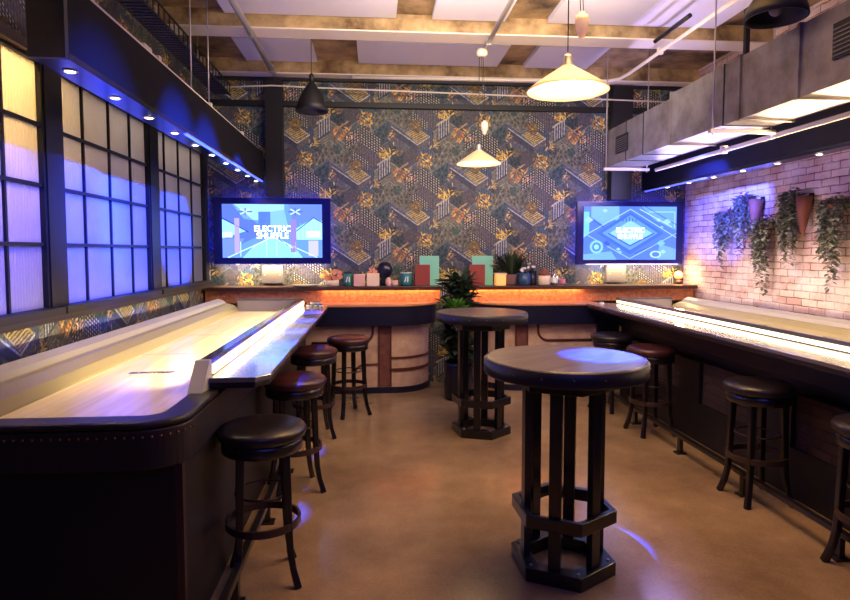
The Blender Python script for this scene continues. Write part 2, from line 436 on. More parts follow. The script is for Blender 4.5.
def make_tile():
    rnd = random.Random(11); T = []; cnt = [0]          # (layer, poly, colour), units: 220 x 296 lattice, y down
    def add(L, p, c): T.append((L+len(T)*.03, p, lin(c)))
    K = 37; pal = [(60,80,98),(80,94,104),(88,88,106),(50,74,86),(92,92,88),(70,98,104),(80,78,98),(108,108,98),(56,70,96),(78,74,84),(48,64,74),(98,102,110)]
    def par(cx, y, wd, h, up):               # iso parallelogram
        d = wd*.673*(-1 if up else 1)
        return [(cx, y), (cx+wd, y+d), (cx+wd, y+d+h), (cx, y+h)]
    for i in range(4):
        for r in range(4):
            up = i % 2 == 1; y = r*74 + (0 if not up else K); x = i*55
            c = pal[rnd.randrange(len(pal))]
            add(0, par(x, y, 55, 74, up), c)
            k = rnd.randrange(4); s = 1 if not up else -1
            l = tuple(min(255, int(v*1.2+8)) for v in c); dk = tuple(int(v*.6) for v in c)
            if k == 0:
                for q in range(6): add(1, par(x+4+q*8.6, y+s*.673*(4+q*8.6)+6, 3, 60, up), l)
            elif k == 1:
                for q in range(4):
                    for p in range(4): add(1, par(x+6+q*12, y+s*.673*(6+q*12)+7+p*16, 7, 9, up), dk if (q+p) % 3 else l)
            elif k == 2:
                for q in range(7): add(1, par(x+2, y+s*.673*2+5+q*10, 50, 2.5, up), l)
            add(1, par(x, y, 55, 2.5, up), tuple(min(255, int(v*1.5)) for v in c))
    def checker(x, y, wd, h, n, m, up, dark=(34,36,50), lt=(176,172,164)):
        add(2, par(x, y, wd, h, up), dark); s = (-1 if up else 1)*.673
        for a in range(n):
            for b in range(m):
                cx = x+wd*(a+.22)/n; w2 = wd/n*.56
                add(3, par(cx, y+s*(cx-x)+h*(b+.22)/m, w2, h/m*.56, up), lt)
    checker(115, 18, 75, 66, 8, 7, False); checker(60, 60, 50, 48, 5, 5, True); checker(85, 112, 60, 34, 7, 4, False)
    # V shaped building with terrace
    add(2, [(8,170),(105,235),(105,262),(8,197)], (58,62,86)); add(2, [(105,235),(150,205),(150,232),(105,262)], (92,90,98))
    add(3, [(8,168),(105,233),(105,238),(8,173)], (170,176,186)); add(3, [(105,233),(152,202),(152,208),(105,238)], (196,190,176))
    add(3, [(60,192),(104,172),(148,202),(105,230)], (186,164,110))
    for q in range(7): add(4, [(66+q*6,194+q*5),(68+q*6,195.5+q*5),(108+q*6-2,176+q*5),(106+q*6-2,174+q*5)], (74,66,56))
    # round tree
    for (cx, cy, r, c) in ((100,168,24,(122,100,66)),(30,110,17,(62,84,80)),(180,250,18,(66,74,82)),(38,262,15,(104,92,78))):
        add(3, [(cx+r*math.cos(a*PI/8)*(.75+.45*rnd.random()), cy+r*math.sin(a*PI/8)*(.75+.45*rnd.random())) for a in range(16)], c)
        for q in range(16):
            a = rnd.random()*2*PI; d = r*rnd.random(); x, y = cx+d*math.cos(a), cy+d*math.sin(a); z_ = 3+3*rnd.random(); f = rnd.uniform(.65, 1.5)
            add(3, [(x-z_, y), (x, y+z_*.7), (x+z_, y), (x, y-z_*.7)], tuple(min(255, v*f) for v in c))
    # colonnade
    add(2, [(180,160),(226,130),(226,196),(180,226)], (64,72,92))
    for q in range(5): add(3, [(184+q*9,160-q*6),(188+q*9,157-q*6),(188+q*9,214-q*6),(184+q*9,217-q*6)], (176,176,178))
    add(3, [(176,160),(228,126),(228,133),(176,168)], (186,180,168))
    # diagonal parapets
    add(3, [(12,44),(70,4),(74,8),(14,50)], (176,150,120)); add(3, [(10,52),(60,86),(60,92),(10,58)], (130,120,140))
    # flower sprays
    for (cx, cy, n, r, cs) in ((140,0,30,34,[(226,186,84),(236,212,130),(178,128,60)]), (50,50,28,36,[(206,138,72),(226,186,96),(150,84,64)]), (212,122,20,28,[(232,206,110),(206,160,70)]), (85,60,8,16,[(176,120,112),(226,210,180)]), (20,210,10,28,[(196,162,96),(150,120,76),(210,190,140)]), (170,236,10,22,[(176,140,84),(200,176,120)])):
        for q in range(n):
            a = rnd.random()*2*PI; d = r*rnd.random()**.7; x, y = cx+d*math.cos(a)*1.1, cy+d*math.sin(a)*.9
            b = rnd.random()*PI; L = 6+7*rnd.random(); W = 2+2*rnd.random()
            u = (math.cos(b), math.sin(b)); v = (-u[1], u[0])
            add(5, [(x-u[0]*L, y-u[1]*L), (x+v[0]*W, y+v[1]*W), (x+u[0]*L, y+u[1]*L), (x-v[0]*W, y-v[1]*W)], cs[rnd.randrange(len(cs))])
    return T
TILE = make_tile()

def wallpaper(name, s0, s1, z0, z1, place, off=(-1.1875, 3.5475), k=1/300):
    """place(s, z, lift) -> 3D point"""
    mb = MB(); mb.keepn = True
    bg = lin((66, 76, 92))
    mb.face([place(s0,z0,0), place(s1,z0,0), place(s1,z1,0), place(s0,z1,0)], bg)
    X0 = (s0-off[0])/k; X1 = (s1-off[0])/k; Y1 = (off[1]-z0)/k; Y0 = (off[1]-z1)/k
    for i in range(int(X0//220)-2, int(X1//220)+2):
        for j in range(-40, 40):
            ox = 190+220*i; oy = 85+148*i+296*j-296*(i//2)*1
            if oy > Y1+330 or oy < Y0-330: continue
            for L, p, c in TILE:
                q = clip([(x+ox, y+oy) for x, y in p], X0, X1, Y0, Y1)
                if len(q) < 3: continue
                mb.face([place(off[0]+x*k, off[1]-y*k, .0004*(L+1)) for x, y in reversed(q)], c)
    return mb
YB = 7.5; XL = -2.0; XR = 4.0; ZC = 3.9

# ---------------------------------------------------------------- setting
struct(MB().box(-2.1, 4.1, -2.5, 7.6, -.1, 0).build('floor', M['floor']))
struct(MB().box(-3.2, 4.3, -2.5, 7.7, ZC, ZC+.15).build('ceiling', M['slab']))
struct(MB().box(-2.1, 4.2, YB+.004, YB+.14, 0, ZC).build('wall_back', M['plain_wall']))
struct(MB().box(XR, XR+.14, -2.5, YB, 0, ZC).build('wall_right', M['brick']))
lw = MB(); lw.box(XL-.14, XL-.004, -2.5, YB, 0, 1.27); lw.box(XL-.14, XL-.004, -2.5, YB, 2.84, ZC); lw.box(XL-.14, XL-.004, 7.32, YB, 1.27, 2.84); lw.box(XL-.14, XL-.004, -2.5, .8, 1.27, 2.84)
wl = struct(lw.build('wall_left', M['plain_wall']))
wb = bpy.data.objects['wall_back']
# wallpaper coverings are part of the walls
wallpaper('p', XL, XR, 0, ZC, lambda s, z, l: (s, YB+.003-l-.001, z)).build('wallpaper', M['paper'], wb)
def left_place(s, z, l): return (XL-.003+l+.001, s, z)
p1 = wallpaper('p', 1.0, YB, .6, 1.27, left_place, off=(.35, 3.62))
p1.build('wallpaper', M['paper'], wl)
wallpaper('p', 1.0, YB, 2.84, ZC, left_place, off=(.35, 3.2)).build('wallpaper', M['paper'], wl)
wallpaper('p', 7.32, YB, 1.27, 2.84, left_place, off=(.35, 3.2)).build('wallpaper', M['paper'], wl)

# ceiling beams
n = 0
for (a, b, zb) in ((5.83, 6.07, 3.73), (7.26, 7.496, 3.73), (4.3, 4.55, 3.73), (2.8, 3.05, 3.73), (1.3, 1.55, 3.73)):
    n += 1
    t_ = struct(MB().box(-2.0, 4.0, a, b, zb+.012, ZC).build('trim_%d' % n, M['concrete']))
    MB().box(-2.0, 4.0, a-.01, b+.004, zb, zb+.012).build('flange', M['white_paint'], t_)

# windows in the left wall: frame bars, panes
def window(n, y0, y1, cols):
    f = MB(); z0, z1 = 1.29, 2.82; x0, x1 = XL-.05, XL+.01
    f.box(x0, x1+.01, y0, y0+.04, z0, z1); f.box(x0, x1+.01, y1-.04, y1, z0, z1)
    f.box(x0, x1+.0, y0, y1, z1-.04, z1)
    for c in cols: f.box(x0+.02, x1-.006, c-.009, c+.009, z0, z1)
    for r in (1.70, 2.055, 2.415): f.box(x0+.02, x1-.005, y0, y1, r-.011, r+.011)
    o = struct(f.build('window_%d' % n, M['steel_black']))
    MB().box(XL-.02, XL-.012, y0+.02, y1-.02, z0, z1-.02).build('pane', M['glass_r'], o)
    sl = MB().box(XL-.05, XL+.09, y0-.12, y1+.02, 1.27, 1.315).build('window_sill', M['steel_black'], o)
window(1, .9, 3.86, (1.0, 1.45, 1.86, 2.26, 2.66, 3.06, 3.46))
window(2, 4.02, 5.55, (4.37, 4.78, 5.17))
window(3, 5.72, 7.25, (5.98, 6.39, 6.82))
n = 5
for (a, b) in ((3.84, 4.04), (5.53, 5.74), (7.22, 7.34)):
    n += 1; struct(MB().box(XL-.06, XL+.03, a, b, 1.24, 2.86).build('trim_%d' % n, M['steel_black']))
struct(MB().box(XL-.06, XL+.05, .9, 7.34, 2.80, 2.86).build('trim_9', M['trim_brown']))
struct(MB().box(XL-.002, XL+.09, .9, 7.34, 1.235, 1.27).build('trim_10', M['leather']))
# steel channel across the back wall
struct(MB().box(-2, 4, YB-.07, YB-.01, 3.40, 3.46).build('trim_11', M['steel_black']))
struct(MB().box(-2, 4, YB-.09, YB-.03, 3.70, 3.73).build('trim_12', M['steel_black']))

# ---------------------------------------------------------------- bulkheads with downlights
def light_bar(label, xa, xb, y0, y1, z0, z1, side, pucks):
    t = thing('lighting_bulkhead', label, 'bulkhead', ((xa+xb)/2, y0, z0)); cx, cy, cz = t.location
    MB().box(xa-cx, xb-cx, 0, y1-y0, .03, z1-z0).build('casing', M['bulk'] if side < 0 else M['bulk_navy'], t)
    MB().box(xa-cx, xb-cx, -.005, y1-y0, 0, .03).build('soffit_panel', M['gloss_black'], t)
    if side < 0: MB().box(xa-cx, xb-cx, -.03, 0, 0, ZC-z0).build('end_post', M['steel_black'], t)
    else:
        for y in (1.0, 3.9): MB().box(-.02, .02, y-.02, y+.02, z1-z0, ZC-z0).build('hanger_post', M['steel_black'], t)
    for y in pucks:
        d = MB().lathe([(.034, .0), (.034, -.004), (.028, -.005)], (0, y-cy, 0), 20).build('downlight', M['pipe'], t)
        MB().lathe([(.022, -.0052), (.02, -.007)], (0, y-cy, 0), 20).build('lens', M['puck_led'], d)
        light('downlight_beam', 'SPOT', (cx, y, z0-.03), (cx+.02*side, y, 1.0), 20 if side < 0 else 24, WARMW if side < 0 else (1, .77, .58), .03, spot=(64 if side < 0 else 100), blend=.7)
    return t
light_bar('long dark box hung above the left shuffleboard table with a glossy underside and small downlights', -1.475, -1.32, 2.78, 7.38, 2.49, 2.83, -1, [2.95+.485*k for k in range(10)])
light_bar('long dark navy box hung above the right shuffleboard table in front of the brick wall', 3.36, 3.50, 1.5, 7.38, 2.41, 2.86, 1, [2.0+.485*k for k in range(11)])
# blue led profile tucked on the outer lower edges
for (lab, x, z, a, b) in (('blue light strip under the edge of the bulkhead over the windows', -1.325, 2.480, 4.4, 7.3), ('blue light strip under the edge of the bulkhead over the brick wall', 3.365, 2.400, 5.9, 7.3)):
    t = thing('light_strip', lab, 'light strip', (x, a, z))
    MB().box(-.012, .012, 0, b-a, 0, .012).build('profile', M['pipe'], t)
    MB().box(-.008, .008, .01, b-a-.01, -.004, 0).build('diffuser', M['led_blue'], t)

# ---------------------------------------------------------------- high ceiling services
def pipe(name, label, pts, r, m, cat='conduit', clips=()):
    t = thing(name, label, cat, pts[0]); o = Vector(pts[0])
    MB().tube([Vector(p)-o for p in pts], r).build('tube', m, t)
    for c in clips:
        c = Vector(c)-o
        MB().box(c.x-.025, c.x+.025, c.y-.02, c.y+.02, c.z-r-.008, c.z+r+.02).build('clip', m, t)
    return t
pipe('conduit', 'pale pipe running along the top edge of the left bulkhead', [(-1.36,2.9,2.858),(-1.37,7.3,2.858)], .016, M['white_paint'], 'pipe', [(-1.37,4,2.852),(-1.37,5.2,2.852),(-1.37,6.4,2.852)])
pipe('conduit', 'bluish straight conduit crossing the left of the ceiling towards the back wall', [(-1.15,3.8,3.70),(-1.15,7.2,3.70)], .03, M['pipe'], clips=[(-1.15,5.9,3.70),(-1.15,7.0,3.70)])
pipe('conduit', 'metal conduit holding the ceiling rose of the far lit pendant', [(1.12,3.4,3.70),(1.12,6.14,3.70)], .022, M['pipe'], clips=[(1.12,4.4,3.70),(1.12,5.95,3.70)])
pipe('conduit', 'bent metal conduit rising from the back beam to the right above the near pendant', [(-.25,7.1,3.66),(1.9,7.05,3.66),(2.75,7.0,3.66),(2.85,6.9,3.66),(2.87,6.7,3.66),(2.87,3.4,3.66)], .018, M['white_paint'], clips=[(2.87,5.95,3.66)])
pipe('conduit', 'short dark conduit beside the bent one at the upper right', [(2.72,5.1,3.69),(2.72,5.75,3.69)], .02, M['steel_black'])
pipe('cable', 'thin pale cable stretched across the top of the patterned back wall', [(-1.9,7.3,3.56),(-1.2,7.3,3.60),(-.6,7.3,3.585),(4.0,7.3,3.50)][0:4], .009, M['white_paint'], 'cable')
for lab, x, y, z0 in (('left of two thin threaded rods hanging over the left bulkhead', -1.42, 4.9, 2.83), ('right of two thin threaded rods hanging over the left bulkhead', -1.42, 5.4, 2.83)):
    tag(MB().tube([(0,0,0),(0,0,ZC-z0)], .006).build('threaded_rod', M['pipe'], loc=(x, y, z0)), lab, 'rod', 'thin rods over the left bulkhead')
t = thing('cable_tray', 'dark blue cable tray running above the left bulkhead', 'cable tray', (-1.72, 3.6, 3.46))
m_ = MB()
for k in range(60): m_.box(-.12, .06, .03+k*.06, .05+k*.06, 0, .012)
m_.build('mesh_floor', M['blue_tray'], t)
m_ = MB()
for x in (-.12, .06):
    for z in (.0, .11): m_.box(x-.006, x+.006, 0, 3.65, z, z+.012)
    for k in range(31): m_.box(x-.004, x+.004, k*.12, k*.12+.01, 0, .11)
m_.build('side_rail', M['steel_black'], t)
m_ = MB()
for q in range(4): m_.tube([(-.09+.04*q, .0, .03), (-.085+.04*q, 1.8, .034), (-.09+.04*q, 3.6, .03)], .014)
m_.build('cable_bundle', M['blue_tray'], t)
for y in (.6, 1.8, 3.0): MB().tube([(-.12, y, .1), (-.12, y, ZC-3.46)], .005).build('hanger_rod', M['pipe'], t)
tag(MB().box(-.05, .05, -.06, .06, 0, .09).build('junction_box', M['white_paint'], loc=(-1.43, 3.9, 2.83), bevel=.006), 'small pale junction box above the left bulkhead beside the cable tray', 'junction box')

# white acoustic panels on the slab
PN = [(-1.37, .21, 4.56, 5.80, 'large white acoustic panel at the upper left of the ceiling'), (.55, 1.25, 4.56, 5.80, 'narrow white acoustic panel between two large ones in front of the pale beam'),
      (1.67, 3.35, 4.56, 5.80, 'large white acoustic panel above the near lit pendant'), (-1.46, -.66, 6.45, 7.2, 'leftmost small white acoustic panel behind the pale beam'),
      (-.18, 1.46, 6.45, 7.2, 'long white acoustic panel behind the pale beam, middle of three'), (1.78, 2.55, 6.45, 7.2, 'small white acoustic panel just behind the near pendant cord')]
for a, b, c, d, lab in PN:
    tag(MB().box(-(b-a)/2, (b-a)/2, 0, d-c, 0, .05).build('acoustic_panel', M['panel'], loc=((a+b)/2, c, ZC-.05)), lab, 'ceiling panel', 'acoustic panels on the ceiling')

# ventilation duct
t = thing('air_duct', 'large square grey metal air duct along the upper right', 'duct', (2.8, 1.6, 2.60))
MB().box(-.2, .2, 0, 3.55, 0, .44).build('duct_body', M['galv'], t)
MB().box(-.2, .2, 3.55, 5.05, 0, .40).build('duct_body', M['galv'], t)
for y in (.9, 1.95, 2.55, 3.55): 
    MB().box(-.215, .215, y-.012, y+.012, -.012, .452).build('flange', M['galv'], t)
for y in (2.75, 4.1, 4.5): MB().box(-.206, .206, y-.004, y+.004, -.006, .42 if y > 3.5 else .446).build('seam', M['steel_black'], t)
def grille(y, z, h, w_):
    g = MB().box(-.212, -.2, y, y+w_, z, z+h).build('vent_grille', M['steel_black'], t)
    m2 = MB()
    for q in range(7): m2.box(-.218, -.205, y+.01, y+w_-.01, z+.015+q*(h-.03)/7, z+.02+q*(h-.03)/7)
    m2.build('louvre', M['galv'], g)
grille(1.35, .14, .2, .32); grille(4.45, .1, .18, .3)
for y in (1.0, 2.83, 4.95):
    m2 = MB(); m2.box(-.26, .26, y-.02, y+.02, -.045, -.015)
    for x in (-.235, .235): m2.tube([(x, y, -.06), (x, y, (3.73 if y < 4 else ZC)-2.6)], .006)
    m2.build('trapeze_hanger', M['pipe'], t)
pipe('conduit', 'pale conduit running under the right side of the air duct', [(3.12, 1.8, 2.56), (3.12, 6.5, 2.56)], .02, M['white_paint'], clips=[(3.12,3.6,2.56),(3.12,5.2,2.56)])

# ---------------------------------------------------------------- pendants
def pendant(label, x, y, zr, zc, wx):
    t = thing('pendant_lamp', label, 'pendant lamp', (x, y, zr), group='lit cream cone pendants')
    sh = MB(); sh.keepn = False
    prof = [(.030, .135), (.055, .118), (.12, .076), (.19, .028), (.225, .0), (.226, -.006), (.219, -.004), (.185, .022), (.115, .070), (.05, .110), (.02, .118)]
    sh.lathe(prof, (0,0,0), 48, cap0=False, cap1=False).build('lamp_shade', M['shade'], t)
    MB().lathe([(.018, .195), (.024, .18), (.024, .15), (.034, .135), (.034, .115), (.02, .105)], n=24).build('lamp_holder', M['pipe'], t)
    MB().sphere((0, 0, .055), .042, 20, 1.2).build('bulb', M['bulb'], t)
    H = zc-zr
    MB().tube([(0, 0, .21), (0, 0, H-.03)], .0035, 6).build('cord', M['stool_wood'], t)
    w_ = MB().lathe([(.004, -.075), (.018, -.062), (.034, -.02), (.038, .02), (.036, .045), (.022, .055), (.012, .07)], (wx, -.02, .0), 24).build('counterweight', M['ceramic'], t, loc=(0, 0, .35 if y < 5 else .36))
    m2 = MB()
    for dx in (-.008, .008): m2.tube([(wx+dx, -.02, .06), (wx*.5+dx, -.01, H-.03-w_.location.z)], .0025, 6)
    m2.build('pulley_cord', M['stool_wood'], w_)
    rs = MB().lathe([(.025, -.075), (.052, -.06), (.058, -.03), (.05, 0)], (wx*.5, 0, H), 28).build('ceiling_rose', M['ceramic'], t)
    l = light('pendant_light', 'POINT', (x, y, zr+.04), None, 55, (1, .70, .40), .05)
    return t
pendant('larger-looking lit cream cone pendant hanging over the near high table', 1.065, 3.3, 2.545, 3.70, .07)
pendant('smaller-looking lit cream cone pendant hanging in front of the back wall', 1.06, 6.12, 2.55, 3.69, .055)

def black_pendant(label, x, y, z, r, h, dome, zc):
    t = thing('pendant_lamp', label, 'pendant lamp', (x, y, z))
    if dome: prof = [(r*math.sin(a), h*math.cos(a)) for a in [R(6+q*12) for q in range(8)]]
    else: prof = [(.012, h), (r*.3, h*.84), (r*.68, h*.52), (r*.9, h*.2), (r, 0)]
    inner = [(max(p*.93, .004), q*.95-.0) for p, q in reversed(prof)]
    MB().lathe(prof+inner, n=40, cap0=False, cap1=True).build('lamp_shade', M['steel_black'], t)
    MB().lathe([(.02, h-.02), (.024, h+.05), (.012, h+.07)], n=20).build('lamp_holder', M['steel_black'], t)
    MB().tube([(0, 0, h+.06), (0, 0, zc-z)], .004, 6).build('cord', M['steel_black'], t)
    MB().sphere((0, 0, h*.3), r*.22, 16).build('bulb', M['grey_box'], t)
black_pendant('small unlit black cone pendant in front of the back wall at left', -.625, 6.2, 3.055, .165, .31, False, ZC)
black_pendant('unlit black dome pendant hanging at the top right by the air duct', 2.47, 3.6, 3.09, .18, .18, True, ZC)

# ---------------------------------------------------------------- televisions
def tv_picture(kind):
    mb = MB(); mb.keepn = True; W, H = (1.21, .67) if kind else (1.18, .64); L = .0004; rnd = random.Random(5 if kind else 9)
    def P(pts, c, l=1): 
        c = tuple(v*f for v, f in zip(c, (.66, .74, .92))) if kind else tuple(v*f for v, f in zip(c, (.8, .84, .95)))
        q = clip([(a*W-W/2, b*H-H/2) for a, b in pts], -W/2, W/2, -H/2, H/2)
        if len(q) > 2: mb.face([(a, -.001-l*L, b) for a, b in q], lin(c))
    P([(0,0),(1,0),(1,1),(0,1)], (92,128,232) if kind else (98,142,240), 0)
    def seg(a, b, w_, c, l=3):
        dx, dy = (b[0]-a[0])*W, (b[1]-a[1])*H; d = math.hypot(dx, dy); nx, ny = -dy/d*w_/W/2*1.0, dx/d*w_/H/2
        P([(a[0]-nx,a[1]-ny),(b[0]-nx,b[1]-ny),(b[0]+nx,b[1]+ny),(a[0]+nx,a[1]+ny)], c, l)
    if kind == 0:       # street of buildings in perspective
        P([(0,1),(.12,1),(.36,.62),(.36,.4),(0,.1)], (84,108,224)); P([(.1,1),(.36,1),(.36,.7),(.22,.72)], (150,206,246)); P([(.36,1),(.62,1),(.62,.86),(.36,.86)], (148,200,244))
        P([(.36,.86),(.48,.86),(.48,.55),(.36,.55)], (76,112,230), 2); P([(.48,.86),(.62,.9),(.66,.55),(.48,.55)], (124,176,244), 2)
        P([(0,.72),(.24,.5),(0,.36)], (150,220,246), 2); P([(0,.36),(.22,.36),(.1,.0),(0,0)], (108,132,236), 2)
        P([(.7,.5),(.91,.74),(1,.68),(1,.34),(.74,.34)], (160,232,244), 2); P([(.66,1),(1,1),(1,.7),(.9,.74),(.72,.55)], (96,124,236))
        P([(.3,.2),(.5,.42),(.72,.2),(.8,0),(.2,0)], (140,220,240), 2); P([(.12,.74),(.17,.74),(.17,.08),(.12,.08)], (172,150,240), 3); P([(.68,.72),(.74,.72),(.74,.1),(.68,.1)], (140,120,232), 3)
        P([(.86,.32),(.96,.32),(.96,.03),(.86,.03)], (190,180,246), 3); P([(.84,.5),(.98,.5),(.98,.38),(.84,.38)], (216,250,250), 4); P([(.0,.48),(.1,.48),(.1,.38),(0,.38)], (206,246,250), 4)
        for x in (.18,.44,.54,.73): seg((x,.02),(x,.3),.008,(206,238,255))
        for q in range(5): seg((.78+.045*q,.36),(.78+.045*q,.66),.005,(120,180,240),3)
        for a, b, c in (((0,.74),(.26,.48),(30,40,120)),((.74,.5),(.92,.76),(60,80,150)),((.3,.2),(.5,.4),(220,250,255)),((.5,.4),(.7,.18),(220,250,255)),((.52,.4),(.66,.22),(50,60,150)),((.05,.0),(.4,.3),(200,240,250)),((.6,.3),(.95,.0),(200,230,250)),((.92,.74),(1,.66),(60,80,150))): seg(a, b, .012, c)
        for cx, cy in ((.23,.86),(.73,.86)):
            for q in range(8): a = q*PI/4; seg((cx,cy),(cx+.07*math.cos(a),cy+.07*math.sin(a)),.014,(196,226,255) if q % 2 else (70,90,190),4)
    else:               # isometric floor plan with bright centre diamond
        P([(.08,1),(.38,1),(.38,.78),(.2,.66),(.08,.8)], (140,186,246)); P([(0,.9),(.06,.9),(.06,.5),(0,.4)], (134,214,248), 2)
        P([(.62,1),(1,1),(1,.55),(.76,.75)], (120,170,240)); P([(.0,.0),(.36,0),(.3,.16),(0,.1)], (128,180,244)); P([(.8,.0),(1,0),(1,.2),(.82,.3)], (130,176,240))
        P([(.14,.5),(.5,.9),(.86,.5),(.5,.1)], (76,112,226), 2); P([(.2,.5),(.5,.84),(.8,.5),(.5,.18)], (116,160,242), 3); P([(.28,.5),(.5,.74),(.74,.5),(.5,.28)], (168,214,250), 4)
        for a, b, c in (((.0,.44),(.5,.95),(196,220,255)),((.5,.95),(1,.42),(190,216,255)),((.0,.5),(.5,.02),(170,206,255)),((.5,.02),(1,.5),(180,210,255)),((.26,.5),(.5,.26),(40,54,140)),((.5,.26),(.76,.5),(40,54,140)),((.6,.95),(.95,.62),(214,236,255)),((.66,1),(1,.66),(60,90,200)),((.7,.9),(.98,.9),(200,226,255)),((.98,.9),(.98,.6),(200,226,255)),((.1,.75),(.22,.6),(60,80,190)),((.55,.12),(.8,.3),(60,90,200))): seg(a, b, .010, c, 5)
        for r, c in ((.09,(150,214,252)),(.06,(90,130,230)),(.035,(170,224,255))): P([(.14+r*math.cos(q*PI/8)*.8,.24+r*1.4*math.sin(q*PI/8)) for q in range(16)], c, 5 if r > .08 else 6 if r > .05 else 7)
        for r, c in ((.07,(196,230,255)),(.045,(90,130,230))): P([(.78+r*math.cos(q*PI/8)*.9,.1+r*math.sin(q*PI/8)) for q in range(16)], c, 5 if r > .06 else 6)
        for q in range(14):
            x = .05+.9*rnd.random(); y = .05+.9*rnd.random(); s = .02+.03*rnd.random()
            if abs(x-.5)+abs(y-.5) > .4: P([(x-s,y),(x,y+s*1.3),(x+s,y),(x,y-s*1.3)], rnd.choice([(180,214,255),(66,96,214),(140,196,250)]), 5)
        for q in range(5): seg((.42+.035*q,.8-.02*abs(q-2)),(.42+.035*q,.72),.012,(60,84,190),6)
    return mb
def tv(label, x, z, kind):
    t = thing('television', label, 'television', (x, YB, z))
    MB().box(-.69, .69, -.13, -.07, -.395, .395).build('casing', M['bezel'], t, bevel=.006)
    bz = MB()
    w2, h2 = (.605, .335) if kind else (.59, .32)
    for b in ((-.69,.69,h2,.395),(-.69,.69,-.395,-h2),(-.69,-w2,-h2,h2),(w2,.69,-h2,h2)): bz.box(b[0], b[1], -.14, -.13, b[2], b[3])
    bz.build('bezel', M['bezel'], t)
    sc = tv_picture(kind).build('screen', M['screen'], t, loc=(0, -.131, 0))
    wht = mat('lit_white_lettering', (250,255,255), emit=(250,255,250), estr=2.2)
    text_mesh('ELECTRIC', .085 if kind else .10, 'lettering', wht, sc, (0, -.009, .035 if kind else .025), (PI/2, 0, 0), bold=.0012)
    text_mesh('SHUFFLE', .085 if kind else .10, 'lettering', wht, sc, (0, -.009, -.045 if kind else -.06), (PI/2, 0, 0), bold=.0012)
    MB().box(-.3, .3, -.07, -.02, -.25, .25).build('wall_bracket', M['steel_black'], t)
    m2 = MB()
    for b in ((-.6,.6,.32,.34),(-.6,.6,-.34,-.32),(-.6,-.58,-.32,.32),(.58,.6,-.32,.32)): m2.box(b[0], b[1], -.069, -.055, b[2], b[3])
    m2.build('halo_strip', M['led_halo'], t)
    return t
tv('television at left showing a pale blue street scene with white lettering', -1.225, 1.90, 0)
tv('television at right showing a blue isometric plan with a white diamond', 3.215, 1.885, 1)
for lab, x, wd, z0 in (('black steel column on the back wall above the left television', -1.19, .20, 2.31), ('black steel column on the back wall above the right television', 3.08, .26, 2.30)):
    o = MB().box(-wd/2, wd/2, -.16, -.02, 0, ZC-.2-z0).build('steel_column', M['steel_black'], loc=(x, YB, z0))
    tag(o, lab, 'column')
for lab, x in (('grey metal box on the wall beneath the left television', -1.24), ('grey metal box on the wall beneath the right television', 3.06)):
    t = thing('wall_box', lab, 'electrical box', (x, YB, 1.262))
    MB().box(-.125, .125, -.1, -.008, 0, .22).build('casing', M['grey_box'], t, bevel=.006)
    MB().box(-.11, .11, -.104, -.1, .012, .208).build('cover_plate', M['grey_box'], t)
    for dx in (-.09, .09): MB().lathe([(.008, -.109), (.006, -.104)], (dx, 0, .11), 10, axis='y').build('screw', M['bolt'], t)
for x in (-1.25, 3.25):
    light('under_screen_light', 'AREA', (x, YB-.16, 1.49), (x, YB-.06, 1.25), 10, (1, .74, .34), 1.2, .04)

# ---------------------------------------------------------------- back bars
def outline(side, off, x_far, n=14):
    """front edge of a bar from its straight far end round the free corner to the wall; off = inset"""
    cx = .2 if side < 0 else 1.75; cy = 7.42; r = .58-off; pts = []
    if side < 0:
        pts.append((x_far, cy-r)); pts += [(cx+r*math.sin(R(90)*k/n), cy-r*math.cos(R(90)*k/n)) for k in range(n+1)]; pts.append((cx+r, YB-.02))
    else:
        pts.append((x_far, cy-r)); pts += [(cx-r*math.sin(R(90)*k/n), cy-r*math.cos(R(90)*k/n)) for k in range(n+1)]; pts.append((cx-r, YB-.02))
    return pts
def ribbon(mb, pts, z0, z1, th):
    P2 = [Vector(p) for p in pts]; out = []
    for i, p in enumerate(P2):
        d = (P2[min(i+1, len(P2)-1)]-P2[max(i-1, 0)]).normalized(); nrm = Vector((d.y, -d.x))
        out.append((p, nrm))
    rings = [[(p.x, p.y, z0), (p.x+q.x*th, p.y+q.y*th, z0), (p.x+q.x*th, p.y+q.y*th, z1), (p.x, p.y, z1)] for p, q in out]
    mb.grid(rings, smooth=False)
def sub(pts, x0, x1):
    """piece of an outline between two x values, densely sampled"""
    out = []
    for a, b in zip(pts, pts[1:]):
        for k in range(24):
            t_ = k/24; x = a[0]+(b[0]-a[0])*t_; y = a[1]+(b[1]-a[1])*t_
            if x0 <= x <= x1: out.append((x, y))
    return out
